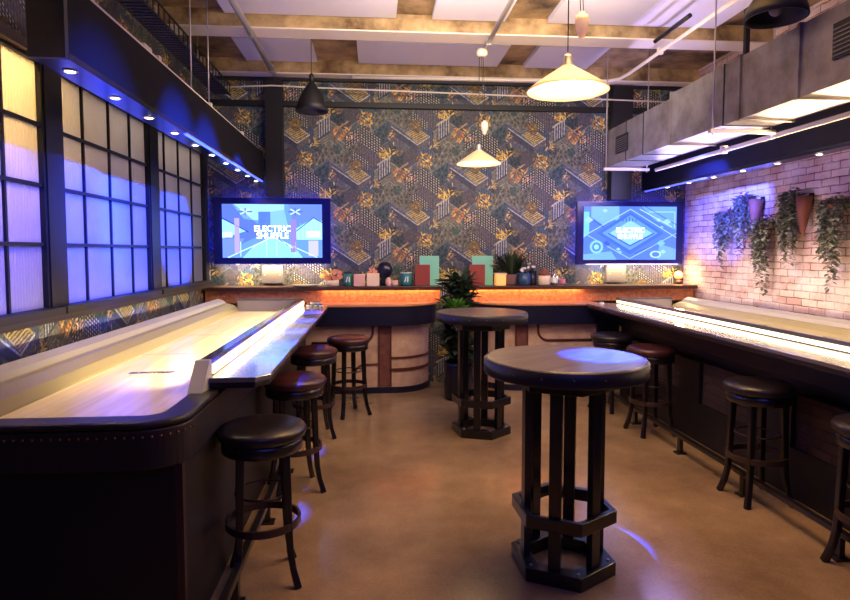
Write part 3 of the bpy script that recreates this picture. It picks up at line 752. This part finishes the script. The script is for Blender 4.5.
def bar(side, x_far, label):
    t = thing('bar_counter', label, 'bar counter', (0, 0, 0))
    sg = -1 if side < 0 else 1
    def solid(off, z0, z1, name, m, inner=YB-.02, bev=0):
        o = outline(side, off, x_far); poly = o+[(x_far, inner)]
        if side > 0: poly = list(reversed(poly))
        return MB().prism(poly, z0, z1).build(name, m, t, bevel=bev)
    solid(.10, 0, .07, 'plinth', M['navy']); solid(.12, .07, .80, 'front_panel', M['bar_panel']); solid(.02, .80, 1.02, 'fascia', M['navy']); solid(0, 1.02, 1.05, 'counter_top', M['counter'], bev=.008)
    if side > 0: MB().box(2.642, 2.90, 6.90, YB-.02, 0, 1.02).build('shadow_panel', M['navy'], t)  # dark box added to stand in for the table's shadow beside the bar
    body = outline(side, .12, x_far)
    if side > 0: body = [(a, b) for a, b in body]
    th = .012*(1 if side < 0 else -1)
    # horizontal straps
    for (z0, z1) in ((.40, .425), (.255, .29)) if side < 0 else ((.40, .425), (.255, .29)):
        rb = MB()
        pts = sub(body, 0.12, .9) if side < 0 else sub(body, 1.0, 1.78)
        ribbon(rb, pts, z0, z1, th); rb.build('strap', M['strap'], t)
    # vertical double strap plate
    for xs in ((.11,) if side < 0 else (1.73,)):
        rb = MB(); y = 7.42-.46
        rb.box(xs-.075, xs+.075, y-.006, y, .08, .79); v = rb.build('vertical_strap', M['strap_b'], t)
        for dx in (-.078, .06): MB().box(xs+dx, xs+dx+.018, y-.016, y-.004, .08, .79).build('edge_binding', M['strap'], v)
    # curved straps
    y = 7.42-.46-.006
    x0 = -.0 if side < 0 else 2.0
    m2 = MB(); pts = []
    s_ = -1 if side < 0 else 1
    xa = (-.03) if side < 0 else 1.93
    pts = [(xa, y, .79)] + [(xa+s_*(.12-.12*math.cos(R(90)*k/8)), y, .72-.12*math.sin(R(90)*k/8)) for k in range(9)] + [(xa+s_*.7, y, .60)]
    m2.bar(pts, .028, .012) if False else m2.tube(pts, .014, 8); m2.build('curved_strap', M['strap'], t)
    m3 = MB(); pts = [(xa+s_*.12, y, .08), (xa+s_*.12, y, .16)] + [(xa+s_*(.12-.1+.1*math.cos(R(90)*k/8)), y, .16+.1*math.sin(R(90)*k/8)) for k in range(9)]
    if side < 0: m3 = MB(); pts = [(-.24, y, .10), (-.24, y, .22)] + [(-.24+.12-.12*math.cos(R(90)*k/8), y, .22+.12*math.sin(R(90)*k/8)) for k in range(9)] + [(.03, y, .34)]
    else: pts = [(2.2, y, .10), (2.2, y, .22)] + [(2.2-.12+.12*math.cos(R(90)*k/8), y, .22+.12*math.sin(R(90)*k/8)) for k in range(9)] + [(1.81, y, .34)]
    m3.tube(pts, .012, 8); m3.build('curved_strap', M['strap'], t)
    return t
bar(-1, -.80, 'left back bar with beige strapped front and rounded right end')
bar(1, 2.64, 'right back bar with beige strapped front and rounded left end')
def shelf(label, xa, xb, la, lb):
    t = thing('bottle_shelf', label, 'shelf', (0, 7.15, 1.05))
    MB().box(xa, xb, 0, .34, 0, .165).build('riser', M['copper'], t)
    MB().box(xa-.02, xb+.02, -.06, .342, .165, .19).build('shelf_top', M['shelf'], t, bevel=.004)
    MB().box(xa-.02, xb+.02, -.062, -.054, .146, .168).build('lip', M['shelf'], t)
    MB().box(la, lb, -.05, -.036, .158, .165).build('led_strip', M['led_warm'], t)
shelf('left copper shelf glowing amber behind the left bar, holding pots and cards', -1.97, .78, -.62, .76)
shelf('right copper shelf glowing amber behind the right bar, holding pots and bottles', 1.13, 3.95, 1.15, 2.5)
SH = 1.241
# ---------------------------------------------------------------- shuffleboard tables
def shuffle_table(label, xo, s, zt, w_rail, w_field, y0, y1, xbody, field_z):
    """xo = outer edge of the drinks rail, s = direction towards the wall (+1 right, -1 left)"""
    t = thing('shuffleboard_table', label, 'shuffleboard table', (xo, y0, 0)); L = y1-y0
    X = lambda v: s*v
    def bx(name, m, a, b, ya, yb, za, zb, par=t, bev=0):
        return MB().box(min(X(a), X(b)), max(X(a), X(b)), ya, yb, za, zb).build(name, m, par, bevel=bev)
    ra = w_rail
    # drinks rail with chamfered near corner
    p = [(X(0), .62), (X(.06), .53), (X(ra), .53), (X(ra), L-.02), (X(0), L-.02)]
    if s < 0: p = list(reversed(p))
    MB().prism(p, 1.025, 1.05).build('drinks_rail', M['rail'], t, bevel=.004)
    pe = [(X(.008), .625), (X(.065), .54), (X(ra), .54), (X(ra), L-.03), (X(.008), L-.03)]
    if s < 0: pe = list(reversed(pe))
    MB().prism(pe, .995, 1.025).build('rail_edge', M['leather'], t, bevel=.006)
    # divider with led strip
    bx('divider', M['divider'], ra, ra+.058, .56, L-.02, field_z-.02, zt, bev=.004)
    cap = MB(); a = X(ra-.004); b = X(ra+.064); x0_, x1_ = min(a, b), max(a, b)
    cap.grid([[(x0_-.02, .44, field_z-.03), (x1_-.02, .44, field_z-.03), (x1_, .57, field_z-.03), (x0_, .57, field_z-.03)], [(x0_, .54, zt+.004), (x1_, .54, zt+.004), (x1_, .57, zt+.004), (x0_, .57, zt+.004)]], smooth=False)
    cap.build('end_cap', M['metal_cap'], t)
    bx('led_strip', M['led'], ra-.008, ra, .60, L-.06, 1.058, zt-.028)
    bx('led_strip', M['led'], ra+.058, ra+.063, .64, L-.1, zt-.02, zt-.012)
    light('rail_glow', 'AREA', (xo+X(ra+.07), y0+L/2+.2, zt-.018), (xo+X(ra+.07)+s*1.0, y0+L/2+.2, zt-.30), (17 if s < 0 else 16), (1, .80, .46), L-.9, .02, spread=(80 if s < 0 else 130))
    light('rail_glow', 'AREA', (xo+X(ra-.014), y0+L/2+.2, zt-.035), (xo+X(ra-.014)-s*.1, y0+L/2+.2, zt-.135), 1.6 if s < 0 else 2.8, (1, .80, .42), L-.7, .02)
    xf = ra+.058; xw = xf+w_field
    # playfield
    fp = [(X(xf), .56), (X(xf-.01), .5), (X(xf+.03), .14), (X(xf+.07), .10), (X(xw+.0), .10), (X(xw), L-.06), (X(xf), L-.06)]
    if s < 0: fp = list(reversed(fp))
    MB().prism(fp, field_z-.03, field_z).build('playfield', M['field'], t)
    f = t.children[-1]
    for k in ((L*.36), (L*.36+.9)): bx('foul_line', M['ink'], xf+.02, xw-.005, k, k+.006, field_z, field_z+.0006, f)
    for k in (.62, .8): bx('field_mark', M['ink'], xf+w_field*.5-.01, xf+w_field*.5+.01, L*k, L*k+.03, field_z, field_z+.0006, f)
    # padded bumper at the wall
    prof = [(X(xw-.004), field_z-.03), (X(xw-.004), field_z+.01), (X(xw+.03), field_z+.055), (X(xw+.10), field_z+.085), (X(xw+.135), field_z+.09), (X(xw+.16), zt-.028), (X(xw+.225), zt-.004), (X(xw+.24), zt-.01), (X(xw+.24), field_z-.03)]
    if s > 0: prof = list(reversed(prof))
    b_ = MB(); b_.sweep_y(prof, .12, L-.02, smooth=False); b_.build('wall_bumper', [M['bumper']], t, bevel=.006)
    ub = MB(); pr = [(X(xw+.137), field_z+.094), (X(xw+.162), zt-.022), (X(xw+.222), zt+.001), (X(xw+.20), zt-.03)]
    ub.sweep_y(pr, .14, L-.03); ub.build('bumper_pad', M['grey_vinyl'], t)
    bx('end_board', M['grey_vinyl'], xf, xw+.01, L-.06, L-.02, field_z-.02, zt-.02, bev=.004)
    bx('end_board_rim', M['divider'], xf, xw+.02, L-.065, L-.015, zt-.02, zt, bev=.003)
    # rounded leather apron
    def rounded(o, rr):
        q = [(xbody+o, L), (xw+.24, L), (xw+.24, 0+o)]
        pts = [(X(xw+.24), 0-o)]
        cx, cy = xbody-o+rr, rr-o
        pts = [(xw+.24, -o)] + [(cx-rr*math.sin(R(90)*k/10), cy-rr*math.cos(R(90)*k/10)) for k in range(11)] + [(xbody-o, L), (xw+.24, L)]
        pts = [(X(a), b) for a, b in pts]
        return pts if s > 0 else pts
    def fix(p): 
        a = sum(p[i-1][0]*p[i][1]-p[i][0]*p[i-1][1] for i in range(len(p)))
        return p if a > 0 else list(reversed(p))
    MB().prism(fix(rounded(.02, .17)), field_z-.187, field_z-.03).build('apron', M['leather'], t, bevel=.004)
    rim = [Vector((a, b, field_z-.012)) for a, b in rounded(-.04, .13)][:12]
    rm = MB(); rm.bar(rim[:11]+[Vector((X(xbody+.04), .56, field_z-.012))], .12, .03); rm.build('padded_rim', M['leather'], t, bevel=.012)
    pts = [Vector((a, b, 0)) for a, b in rounded(.023, .17)][:12]
    acc = 0; stud_me = None
    for a, b in zip(pts, pts[1:]):
        d = (b-a).length
        while acc < d:
            pp = a+(b-a)*(acc/d)
            if pp.y < 1.2:
                if stud_me is None:
                    o = MB().sphere((0, 0, 0), .005, 6).build('stud', M['stud'], t); stud_me = o.data
                else: o = bpy.data.objects.new('stud', stud_me); C.objects.link(o); o.parent = t
                o.location = (pp.x, pp.y, field_z-.055)
            acc += .034
        acc -= d
    # base
    bx('base', M['table_body'], xbody+.01, xw+.2, .06, L-.02, .0, field_z-.187)
    if s < 0:
        for a, b in ((.03, .07),): bx('corner_trim', M['trim_brown'], xbody+.0, xbody+.03, .05, .08, .0, field_z-.187)
    return t, xf, xw
tl, xf, xw = shuffle_table('shuffleboard table at left under the windows, pale playfield with lettering', -.52, -1, 1.13, .28, .657, 2.40, 6.84, .26, .99)
# lettering lies on the playfield near its front end, readable from the near end's far side
text_mesh('ELECTRIC', .055, 'lettering', M['ink'], tl, (-.71, .99, .9912), (0, 0, 0), extrude=.0004, sx=1.0, bold=.004)
text_mesh('SHUFFLE', .045, 'lettering', M['ink_f'], tl, (-.71, .91, .9912), (0, 0, 0), extrude=.0004, sx=1.1)
tr, xf2, xw2 = shuffle_table('shuffleboard table at right along the brick wall with glowing rail', 2.46, 1, 1.115, .36, .60, 1.7, 6.84, .42, .97)
t = thing('brick_plinth', 'low brick plinth in the dark beneath the right shuffleboard table', 'plinth', (2.865, 2.0, 0))
MB().box(-.05, 0, 0, 4.6, .0, .70).build('brickwork', M['brick_shaded'], t)
MB().box(-.07, -.05, 0, 4.6, 0, .34).build('kick_board', M['table_body'], t)
for k in range(4): MB().box(-.085, -.05, .6+k*1.15, .95+k*1.15, .34, .70).build('dark_panel', M['table_body'], t)

# foot rails
def foot_rail(label, x, ya, yb, s):
    t = thing('foot_rail', label, 'foot rail', (x, ya, 0))
    MB().box(-.02, .02, 0, yb-ya, .13, .165).build('rail', M['stool_wood'], t, bevel=.006)
    k = .3
    while k < yb-ya:
        m2 = MB(); m2.box(-.015, .015, k-.02, k+.02, 0, .13); m2.box(-.04, .04, k-.035, k+.035, 0, .012); m2.build('stand', M['stool_wood'], t); k += .85
foot_rail('dark foot rail low down beside the left stools', -.66, 2.5, 6.75, -1)
foot_rail('dark foot rail running below the right stools', 2.49, 1.8, 6.7, 1)

# ---------------------------------------------------------------- bar stools
def make_stool(label, seatm, loc, rz, group):
    t = thing('bar_stool', label, 'bar stool', loc, rz, group)
    MB().lathe([(.005, .799), (.12, .80), (.18, .796), (.208, .784), (.220, .768), (.216, .745), (.205, .730), (.19, .722), (.005, .722)], n=40).build('seat_cushion', seatm, t)
    MB().lathe([(.19, .665), (.198, .67), (.198, .720), (.19, .726)], n=40).build('seat_frame', M['stool_wood'], t)
    for k in range(4):
        a = R(45+90*k); c, s_ = math.cos(a), math.sin(a); rr = [(.150, .70), (.158, .5), (.165, .3), (.172, .18), (.190, .09), (.222, 0)]
        m2 = MB(); m2.bar([(c*r, s_*r, z) for r, z in rr], [.042, .040, .036, .034, .032, .036], .034); m2.build('leg', M['stool_wood'], t, bevel=.005)
    m2 = MB(); N = 40
    for z, r in ((.30, .178),):
        rings = []
        for k in range(N):
            a = 2*PI*k/N; c, s_ = math.cos(a), math.sin(a)
            rings.append([(c*(r-.006), s_*(r-.006), z-.018), (c*(r+.008), s_*(r+.008), z-.018), (c*(r+.008), s_*(r+.008), z+.018), (c*(r-.006), s_*(r-.006), z+.018)])
        rings.append(rings[0]); m2.grid(rings, cap0=False, cap1=False, smooth=False)
    bmesh.ops.remove_doubles(m2.bm, verts=m2.bm.verts, dist=.0001)
    m2.build('footrest_ring', M['ring'], t)
    MB().tube([(.135*math.cos(2*PI*k/24), .135*math.sin(2*PI*k/24), .45) for k in range(24)], .006, 6, closed=True).build('inner_ring', M['ring'], t)
    return t
GL = 'bar stools along the left table'; GR = 'bar stools along the right table'
s1 = make_stool('nearest left bar stool with a black seat', M['seat_b'], (-.57, 3.03, 0), R(12), GL)
s2 = make_stool('second bar stool from the front on the left, oxblood seat tucked under the rail', M['seat'], (-.56, 4.18, 0), R(20), GL)
dup(s2, (-.555, 5.38, 0), R(15), 'third bar stool on the left, mostly hidden behind the second', GL)
dup(s2, (-.27, 6.08, 0), R(30), 'bar stool standing free at the corner of left table and back bar', GL)
dup(s1, (2.535, 3.74, 0), R(0), 'right-hand bar stool with black seat, second from the front', GR)
dup(s1, (2.55, 2.78, 0), R(0), 'bar stool cut off by the right edge of the photo', GR)
dup(s2, (2.50, 5.22, 0), R(5), 'right bar stool with reddish seat just behind the near high table', GR)
dup(s1, (2.47, 6.05, 0), R(25), 'farthest right bar stool, next to the back bar', GR)

# ---------------------------------------------------------------- high tables
def high_table(label, loc, rz):
    t = thing('high_table', label, 'high table', loc, rz, 'round high tables with hexagonal cage bases')
    MB().lathe([(.40, 1.078), (.404, 1.105), (.398, 1.11)], n=64).build('table_top', M['table_wood'], t)
    bd = MB().lathe([(.404, 1.03), (.414, 1.03), (.418, 1.04), (.418, 1.10), (.410, 1.1085), (.404, 1.107)], n=64, cap0=False, cap1=False).build('edge_band', M['band'], t)
    MB().lathe([(.404, 1.035), (.404, 1.078)], n=48).build('core', M['stool_wood'], bd)
    for k in range(18):
        a = R(20*k+6); m2 = MB(); m2.sphere((.418*math.cos(a), .418*math.sin(a), 1.072), .005, 8); m2.build('rivet', M['rivet'], bd)
    def hexring(r0, r1, z0, z1, name):
        m2 = MB(); pts = [R(60*k) for k in range(7)]; rings = []
        for k in range(6):
            a = R(60*k); c, s_ = math.cos(a), math.sin(a)
            rings.append([(c*r0, s_*r0, z0), (c*r1, s_*r1, z0), (c*r1, s_*r1, z1), (c*r0, s_*r0, z1)])
        rings.append(rings[0]); m2.grid(rings, cap0=False, cap1=False, smooth=False)
        bmesh.ops.remove_doubles(m2.bm, verts=m2.bm.verts, dist=.0001)
        return m2.build(name, M['satin_black'], t, bevel=.004)
    b0 = hexring(.185, .275, 0, .07, 'base_frame'); hexring(.235, .275, .275, .34, 'middle_ring'); hexring(.20, .26, .96, 1.03, 'top_ring')
    for k in range(6):
        a = R(60*k); MB().lathe([(.009, 0), (.009, .005), (.006, .008)], (.235*math.cos(a), .235*math.sin(a), .07), 8).build('bolt', M['bolt'], b0)
    for k in range(6):
        a = R(30+60*k); c, s_ = math.cos(a), math.sin(a); d = Vector((c, s_, 0)); e = Vector((-s_, c, 0)); r = .198
        q = [d*(r-.018)-e*.031, d*(r+.018)-e*.031, d*(r+.018)+e*.031, d*(r-.018)+e*.031]
        m2 = MB(); m2.grid([[(p.x, p.y, .055) for p in q], [(p.x, p.y, 1.035) for p in q]], smooth=False); m2.build('post', M['satin_black'], t, bevel=.003)
    return t
high_table('nearest round high table in the middle of the floor, blue light on its top', (.98, 3.02, 0), R(-148))
h2 = dup([o for o in bpy.data.objects if o.get('category') == 'high table'][0], (.965, 5.38, 0), R(-140), 'farther round high table in front of the potted plant', 'round high tables with hexagonal cage bases')

# ---------------------------------------------------------------- plants
def leaf(mb, base, d, up, L, W, droop=.3, seg=3):
    d = d.normalized(); sd = d.cross(up)
    if sd.length < 1e-3: sd = Vector((1,0,0))
    sd.normalize(); pts = []
    for i in range(seg+1):
        f = i/seg; c = base+d*L*f+Vector((0,0,-droop*L*f*f)); ww = W*math.sin(PI*(.08+.92*f)*.98)**.8*.5 if f < 1 else 0
        pts.append((c-sd*ww, c+sd*ww, c+Vector((0,0,-ww*.35))))
    for a, b in zip(pts, pts[1:]):
        for q in (0, 1):
            s0, s1_ = a[q], b[q]
            if (s1_-b[2]).length < 1e-5: f_ = [s0, a[2], b[2]]
            else: f_ = [s0, a[2], b[2], s1_]
            try:
                fc = mb.bm.faces.new([mb.bm.verts.new(p) for p in f_]); fc.smooth = True
            except ValueError: pass

def trailing(label, y, ztop, zbot, flip, cone, spread=.12):
    """wall-hung cone pot with trailing foliage, base of the thing at the pot's wall contact"""
    rnd = random.Random(int(y*100)); t = thing('hanging_planter', label, 'hanging plant', (XR-.005, y, ztop), group='trailing plants on the brick wall')
    m2 = MB(); hh = .36 if cone else .2; cy = -spread*1.15 if cone else 0
    m2.lathe([(.006, -hh), (.03, -hh*.75), (.055, -hh*.35), (.07, 0), (.062, 0), (.05, -hh*.3)], (-.08, cy, -.0), 24)
    m2.build('pot', M['terracotta'], t)
    MB().box(-.02, 0, cy-.02, cy+.02, -.06, .03).build('wall_hook', M['steel_black'], t)
    fol = MB(); H = ztop-zbot
    for s in range(32):
        yy = rnd.uniform(-spread, spread)*.85; L = H*(rnd.uniform(.35, .72) if s > 3 else rnd.uniform(.8, 1)); 
        if s <= 3: yy *= .3; yy -= .02
        x = -.10+rnd.uniform(-.05, .03); z = .02; n_ = int(L/.016)
        for k in range(n_):
            f = k/n_; zz = .04-L*f; px = x-.02*math.sin(f*3); py = yy*(1-.3*f)+rnd.gauss(0, .012)
            a = rnd.random()*2*PI
            leaf(fol, Vector((px, py, zz)), Vector((math.cos(a), math.sin(a), rnd.uniform(-.7, .3))), Vector((0,0,1)), rnd.uniform(.035, .06), rnd.uniform(.026, .04), .3, 2)
    for k in range(110):
        a = rnd.random()*2*PI; r_ = rnd.random()*spread
        leaf(fol, Vector((-.09+.3*r_*math.cos(a), r_*math.sin(a), rnd.uniform(-.04, .05))), Vector((math.cos(a), math.sin(a), rnd.uniform(-.2, .9))), Vector((0,0,1)), .06, .04, .3, 2)
    fol.build('foliage', M['leaf_s'], t)
    fl = MB()
    for k in range(16):
        c = Vector((-.1+rnd.uniform(-.04, .04), rnd.uniform(-spread, spread*.2), rnd.uniform(-.02, .08)))
        for q in range(5):
            a = 2*PI*q/5+rnd.random(); leaf(fl, c, Vector((math.cos(a)*.6-.4, math.sin(a), .4+rnd.random()*.3)), Vector((0,0,1)), .024, .018, 0, 2)
    fl.build('blooms', M['flower'], t)
trailing('leftmost trailing plant on the brick wall, short blue-lit foliage', 6.44, 2.05, 1.42, 0, False, .16)
trailing('trailing plant in a cone pot, second from left on the brick wall', 6.10, 2.19, 1.54, 0, True, .16)
trailing('trailing plant hanging lowest in the middle of the brick wall, third from left', 5.74, 1.93, 1.18, 0, False, .16)
trailing('trailing plant beside a large exposed terracotta cone, fourth from left', 5.38, 2.16, 1.40, 0, True, .14)
trailing('rightmost trailing plant, wide and full with one long tail', 4.83, 2.06, 1.25, 0, False, .18)

def bush(label, cat, loc, name, n, H, W, pot, leafm, L=.16, Wd=.035, blades=True, seed=1, acc=None, potm=None, group=None, ysq=1, emin=.15):
    rnd = random.Random(seed); t = thing(name, label, cat, loc, group=group)
    pr, ph = pot
    MB().lathe([(pr*.8, 0), (pr*.95, ph*.1), (pr, ph*.9), (pr, ph), (pr*.86, ph), (pr*.84, ph*.88), (.003, ph*.88)], n=28).build('pot', potm or M['mauve_c'], t)
    m2 = MB()
    for k in range(n):
        a = rnd.random()*2*PI; e = rnd.uniform(emin, 1.4) if blades else rnd.uniform(-.2, 1.3)
        if blades: base = Vector((pr*.5*math.cos(a)*rnd.random(), pr*.5*math.sin(a)*rnd.random(), ph*.9+rnd.random()*(H*.35)))
        else: base = Vector((W*.6*rnd.random()*math.cos(a), W*.6*rnd.random()*math.sin(a), ph+H*rnd.random()*.85))
        d = Vector((math.cos(a)*math.cos(e), math.sin(a)*math.cos(e)*ysq, math.sin(e)))
        leaf(m2, base, d, Vector((0,0,1)), L*rnd.uniform(.6, 1.15), Wd*rnd.uniform(.7, 1.2), .25, 4)
    m2.build('foliage', leafm, t)
    if acc:
        m3 = MB()
        for k in range(acc[1]):
            a = rnd.random()*2*PI; c = acc[2]; base = Vector(c)+Vector((rnd.gauss(0, .015), rnd.gauss(0, .015), rnd.uniform(0, .05)))
            e = rnd.uniform(.1, 1.3)
            leaf(m3, base, Vector((math.cos(a)*math.cos(e), math.sin(a)*math.cos(e), math.sin(e))), Vector((0,0,1)), acc[3], acc[4], .2, 3)
        m3.build(acc[5], acc[0], t)
    return t
# tall floor plant in the gap between the two bars
big = bush('tall dark leafy plant in a floor pot between the two back bars', 'potted plant', (.93, 6.62, 0), 'potted_plant', 520, 1.12, .22, (.17, .42), M['leaf_d'], L=.2, Wd=.07, blades=False, seed=4, potm=M['navy_c'], acc=(M['leaf_g'], 90, (-.07, -.2, 1.0), .17, .045, 'bright_leaves'))
m_ = MB()
for q in range(5): m_.tube([(.03*math.cos(q*1.3), .03*math.sin(q*1.3), .35), (.08*math.cos(q*1.3), .08*math.sin(q*1.3), .9), (.11*math.cos(q*1.3+.4), .11*math.sin(q*1.3+.4), 1.4)], .009, 6)
m_.build('stem', M['ring'], big)

# ---------------------------------------------------------------- things on the shelves
def pot(label, cat, name, x, y, r, h, m, prof=None, extra=None, square=False):
    t = thing(name, label, cat, (x, y, SH))
    if square: MB().box(-r, r, -r, r, 0, h).build('body', m, t, bevel=.006)
    else: MB().lathe(prof or [(r*.85, 0), (r, h*.1), (r, h), (r*.9, h), (r*.88, h*.5), (.003, h*.5)], n=28).build('body', m, t)
    return t
YS = 7.28
def px(u, y=YS): 
    k = (u-425)/600; return y*((.0830455+k*.9965458)/(.9965458-k*.0830455)) if False else (y+0)*math.tan(math.atan(50/600)+math.atan(k))
def blooms(t, m, c, n, r, size=.02, seed=2):
    rnd = random.Random(seed); f = MB()
    for k in range(n):
        p = Vector(c)+Vector((rnd.uniform(-r, r), rnd.uniform(-r, r)*.6, rnd.uniform(-r, r)*.6))
        for q in range(6):
            a = 2*PI*q/6; leaf(f, p, Vector((math.cos(a), -.5, math.sin(a))), Vector((0,1,0)), size, size*.8, 0, 2)
    return f.build('blooms', m, t)
def stems(t, c, n, h, seed=3, m=None):
    rnd = random.Random(seed); f = MB()
    for k in range(n):
        a = rnd.random()*2*PI; e = rnd.uniform(.5, 1.5)
        leaf(f, Vector(c), Vector((math.cos(a)*math.cos(e), math.sin(a)*math.cos(e), math.sin(e))), Vector((0,0,1)), h*rnd.uniform(.6, 1), .016, .2, 3)
    return f.build('foliage', m or M['leaf_d'], t)
def mark(t, r, h, y=-.001):
    m2 = MB(); z = h*.3
    m2.bar([(-.022, -r-.001, z), (-.008, -r-.002, z+.04), (-.006, -r-.001, z+.065)], .010, .002); m2.bar([(.016, -r-.001, z), (.018, -r-.001, z+.065)], .012, .002); m2.bar([(-.012,-r-.001,z+.015),(.016,-r-.001,z+.03)], .006, .002)
    m2.build('printed_mark', M['white_print'], t)
t = pot('wide dish with pale orange flowers below the left television', 'flower dish', 'flower_dish', px(333), YS, .07, .07, M['cream_c']); blooms(t, M['flower_o'], (0, 0, .12), 26, .10, .03, 4); stems(t, (0,0,.03), 14, .14, 5)
t = thing('serving_tray', 'flat pale oval tray at the left end of the shelf', 'tray', (px(305, 7.2), 7.2, SH)); 
MB().lathe([(.003, 0), (.13, 0), (.16, .02), (.165, .02), (.134, -.0), (.003, .004)][:5], n=32, cap1=False).build('dish', M['grey_box'], t)
t = pot('teal tin with white marking left of the blush pot', 'tin', 'tin', px(348), YS-.02, .05, .155, M['teal']); mark(t, .05, .155); MB().lathe([(.052, .15), (.052, .16), (.046, .162), (.003, .162)], n=24).build('rim', M['navy_c'], t)
t = pot('blush square pot beside the teal tin', 'pot', 'plant_pot', px(359.5), YS-.02, .066, .14, M['pink_c'], square=True)
t = pot('cream square pot with pink blooms', 'pot', 'plant_pot', px(373), YS-.02, .075, .15, M['cream_c'], square=True); blooms(t, M['flower_o'], (0, 0, .17), 16, .06, .022, 7)
t = thing('vase', 'dark round navy vase between the cream pot and the small cups', 'vase', (px(385), 7.40, SH)); MB().lathe([(.05, 0), (.06, .02), (.045, .08), (.07, .12), (.10, .19), (.07, .26), (.03, .285), (.02, .285)], n=28).build('body', M['navy_c'], t)
t = pot('small blush cup with a rounded lid in front of the navy vase', 'cup', 'cup', px(388.5, 7.2), 7.2, .035, .075, M['pink_c']); MB().sphere((0,0,.075), .03, 14).build('lid', M['pink_c'], t)
t = pot('small plain blush cup right of the lidded cup', 'cup', 'cup', px(395, 7.2), 7.2, .036, .066, M['pink_c'])
t = pot('teal tin with white marking beside the left pair of cards', 'tin', 'tin', px(406), YS-.02, .067, .155, M['teal']); mark(t, .067, .155); MB().lathe([(.069, .15), (.069, .162), (.06, .162), (.003, .155)], n=24).build('rim', M['white_print'], t); stems(t, (0,0,.15), 10, .06, 6)
def card(label, name, u0, u1, y, h, m, rot=0):
    w_ = px(u1, y)-px(u0, y); t = thing(name, label, 'menu card', ((px(u0, y)+px(u1, y))/2, y, SH), rot)
    MB().box(-w_/2, w_/2, -.006, .006, 0, h).build('board', m, t, bevel=.003)
    MB().box(-w_/2+.01, w_/2-.01, .006, .05, 0, .006).build('foot', m, t)
card('tall mint card standing left of the big plant', 'menu_card', 419.5, 439, 7.30, .36, M['mint'])
card('rust red card in front of the left mint card', 'menu_card', 415, 430, 7.22, .255, M['rust_card'])
card('tall mint card standing right of the big plant', 'menu_card', 472, 493, 7.30, .36, M['mint'])
card('rust red card in front of the right mint card', 'menu_card', 469, 485, 7.22, .255, M['rust_card'])
t = pot('glowing amber candle box right of the cards', 'candle holder', 'candle_holder', px(499.5), YS-.04, .062, .135, M['candle'], square=True); MB().box(-.07, .07, -.07, .07, .135, .15).build('lid', M['cream_c'], t); 
bush('spiky dark plant in a dull rose pot between the candle box and the blue pot', 'potted plant', (px(511, 7.28), 7.28, SH), 'potted_plant', 170, .1, .15, (.075, .13), M['leaf_d'], L=.38, Wd=.035, blades=True, seed=9, ysq=.3, emin=.6)
t = pot('blue glazed pot with white flowers', 'pot', 'plant_pot', px(523.5), YS-.04, .075, .15, M['blue_c']); blooms(t, M['flower_w'], (0, 0, .20), 8, .05, .02, 12); stems(t, (0,0,.12), 8, .11, 9)
t = pot('narrow deep navy pot with white flowers beside the blue one', 'pot', 'plant_pot', px(533.5), YS+.04, .05, .17, M['navy_c']); blooms(t, M['flower_w'], (-.02, 0, .24), 7, .05, .02, 13); stems(t, (0,0,.15), 8, .12, 19)
t = pot('cream round jar with an orange top', 'jar', 'jar', px(543.5), YS-.04, .075, .12, M['cream_c']); MB().lathe([(.077, .12), (.07, .15), (.03, .19), (.012, .215), (.003, .217)], n=24).build('lid', M['terracotta'], t)
def bottle(label, u, y, r, h, lm):
    t = thing('bottle', label, 'bottle', (px(u, y), y, SH)); MB().lathe([(r*.9, 0), (r, .01), (r, h*.6), (r*.4, h*.75), (r*.35, h), (r*.42, h)], n=20).build('body', M['jar'], t)
    MB().lathe([(r+.002, h*.15), (r+.002, h*.5)], n=20, cap0=False, cap1=False).build('paper_label', lm, t); MB().lathe([(r*.45, h), (r*.45, h*1.07)], n=14).build('cap', M['navy_c'], t)
bottle('clear bottle with a white label right of the cream jar', 554.5, YS, .042, .19, M['white_print'])
bottle('shorter clear bottle with a pink label, last in the row', 562.5, YS-.05, .034, .15, M['pinkliq'])
t = pot('low amber table lamp at the far right end of the shelf', 'table lamp', 'table_lamp', 3.86, 7.36, .05, .05, M['shelf']); MB().sphere((0,0,.11), .055, 18).build('lamp_shade', M['candle'], t)
light('table_lamp_light', 'POINT', (3.84, 7.26, 1.38), None, 5, (1, .62, .25), .05)

# pucks
def puck(label, x, y, z, m, g=None):
    t = thing('puck', label, 'puck', (x, y, z), group=g)
    MB().lathe([(.026, 0), (.029, .004), (.029, .016), (.026, .020), (.02, .018), (.003, .018)], n=20).build('disc', M['metal_cap'], t)
    MB().lathe([(.019, .018), (.019, .026), (.016, .029), (.003, .029)], n=18).build('cap', m, t)
k = 0
for (dx, dy, lv) in ((0,0,0),(.065,.02,0),(.13,-.01,0),(.03,.07,0),(.1,.07,0),(.04,.02,1),(.1,.02,1)):
    k += 1; puck('violet-topped steel puck in the cluster at the far end of the left rail', -.72+dx, 6.62+dy, 1.05+lv*.029, M['puck'], 'pucks heaped at the far end of the left rail')
puck('blue-topped steel puck at the far end of the right rail', 2.60, 6.70, 1.05, M['puck_b'])
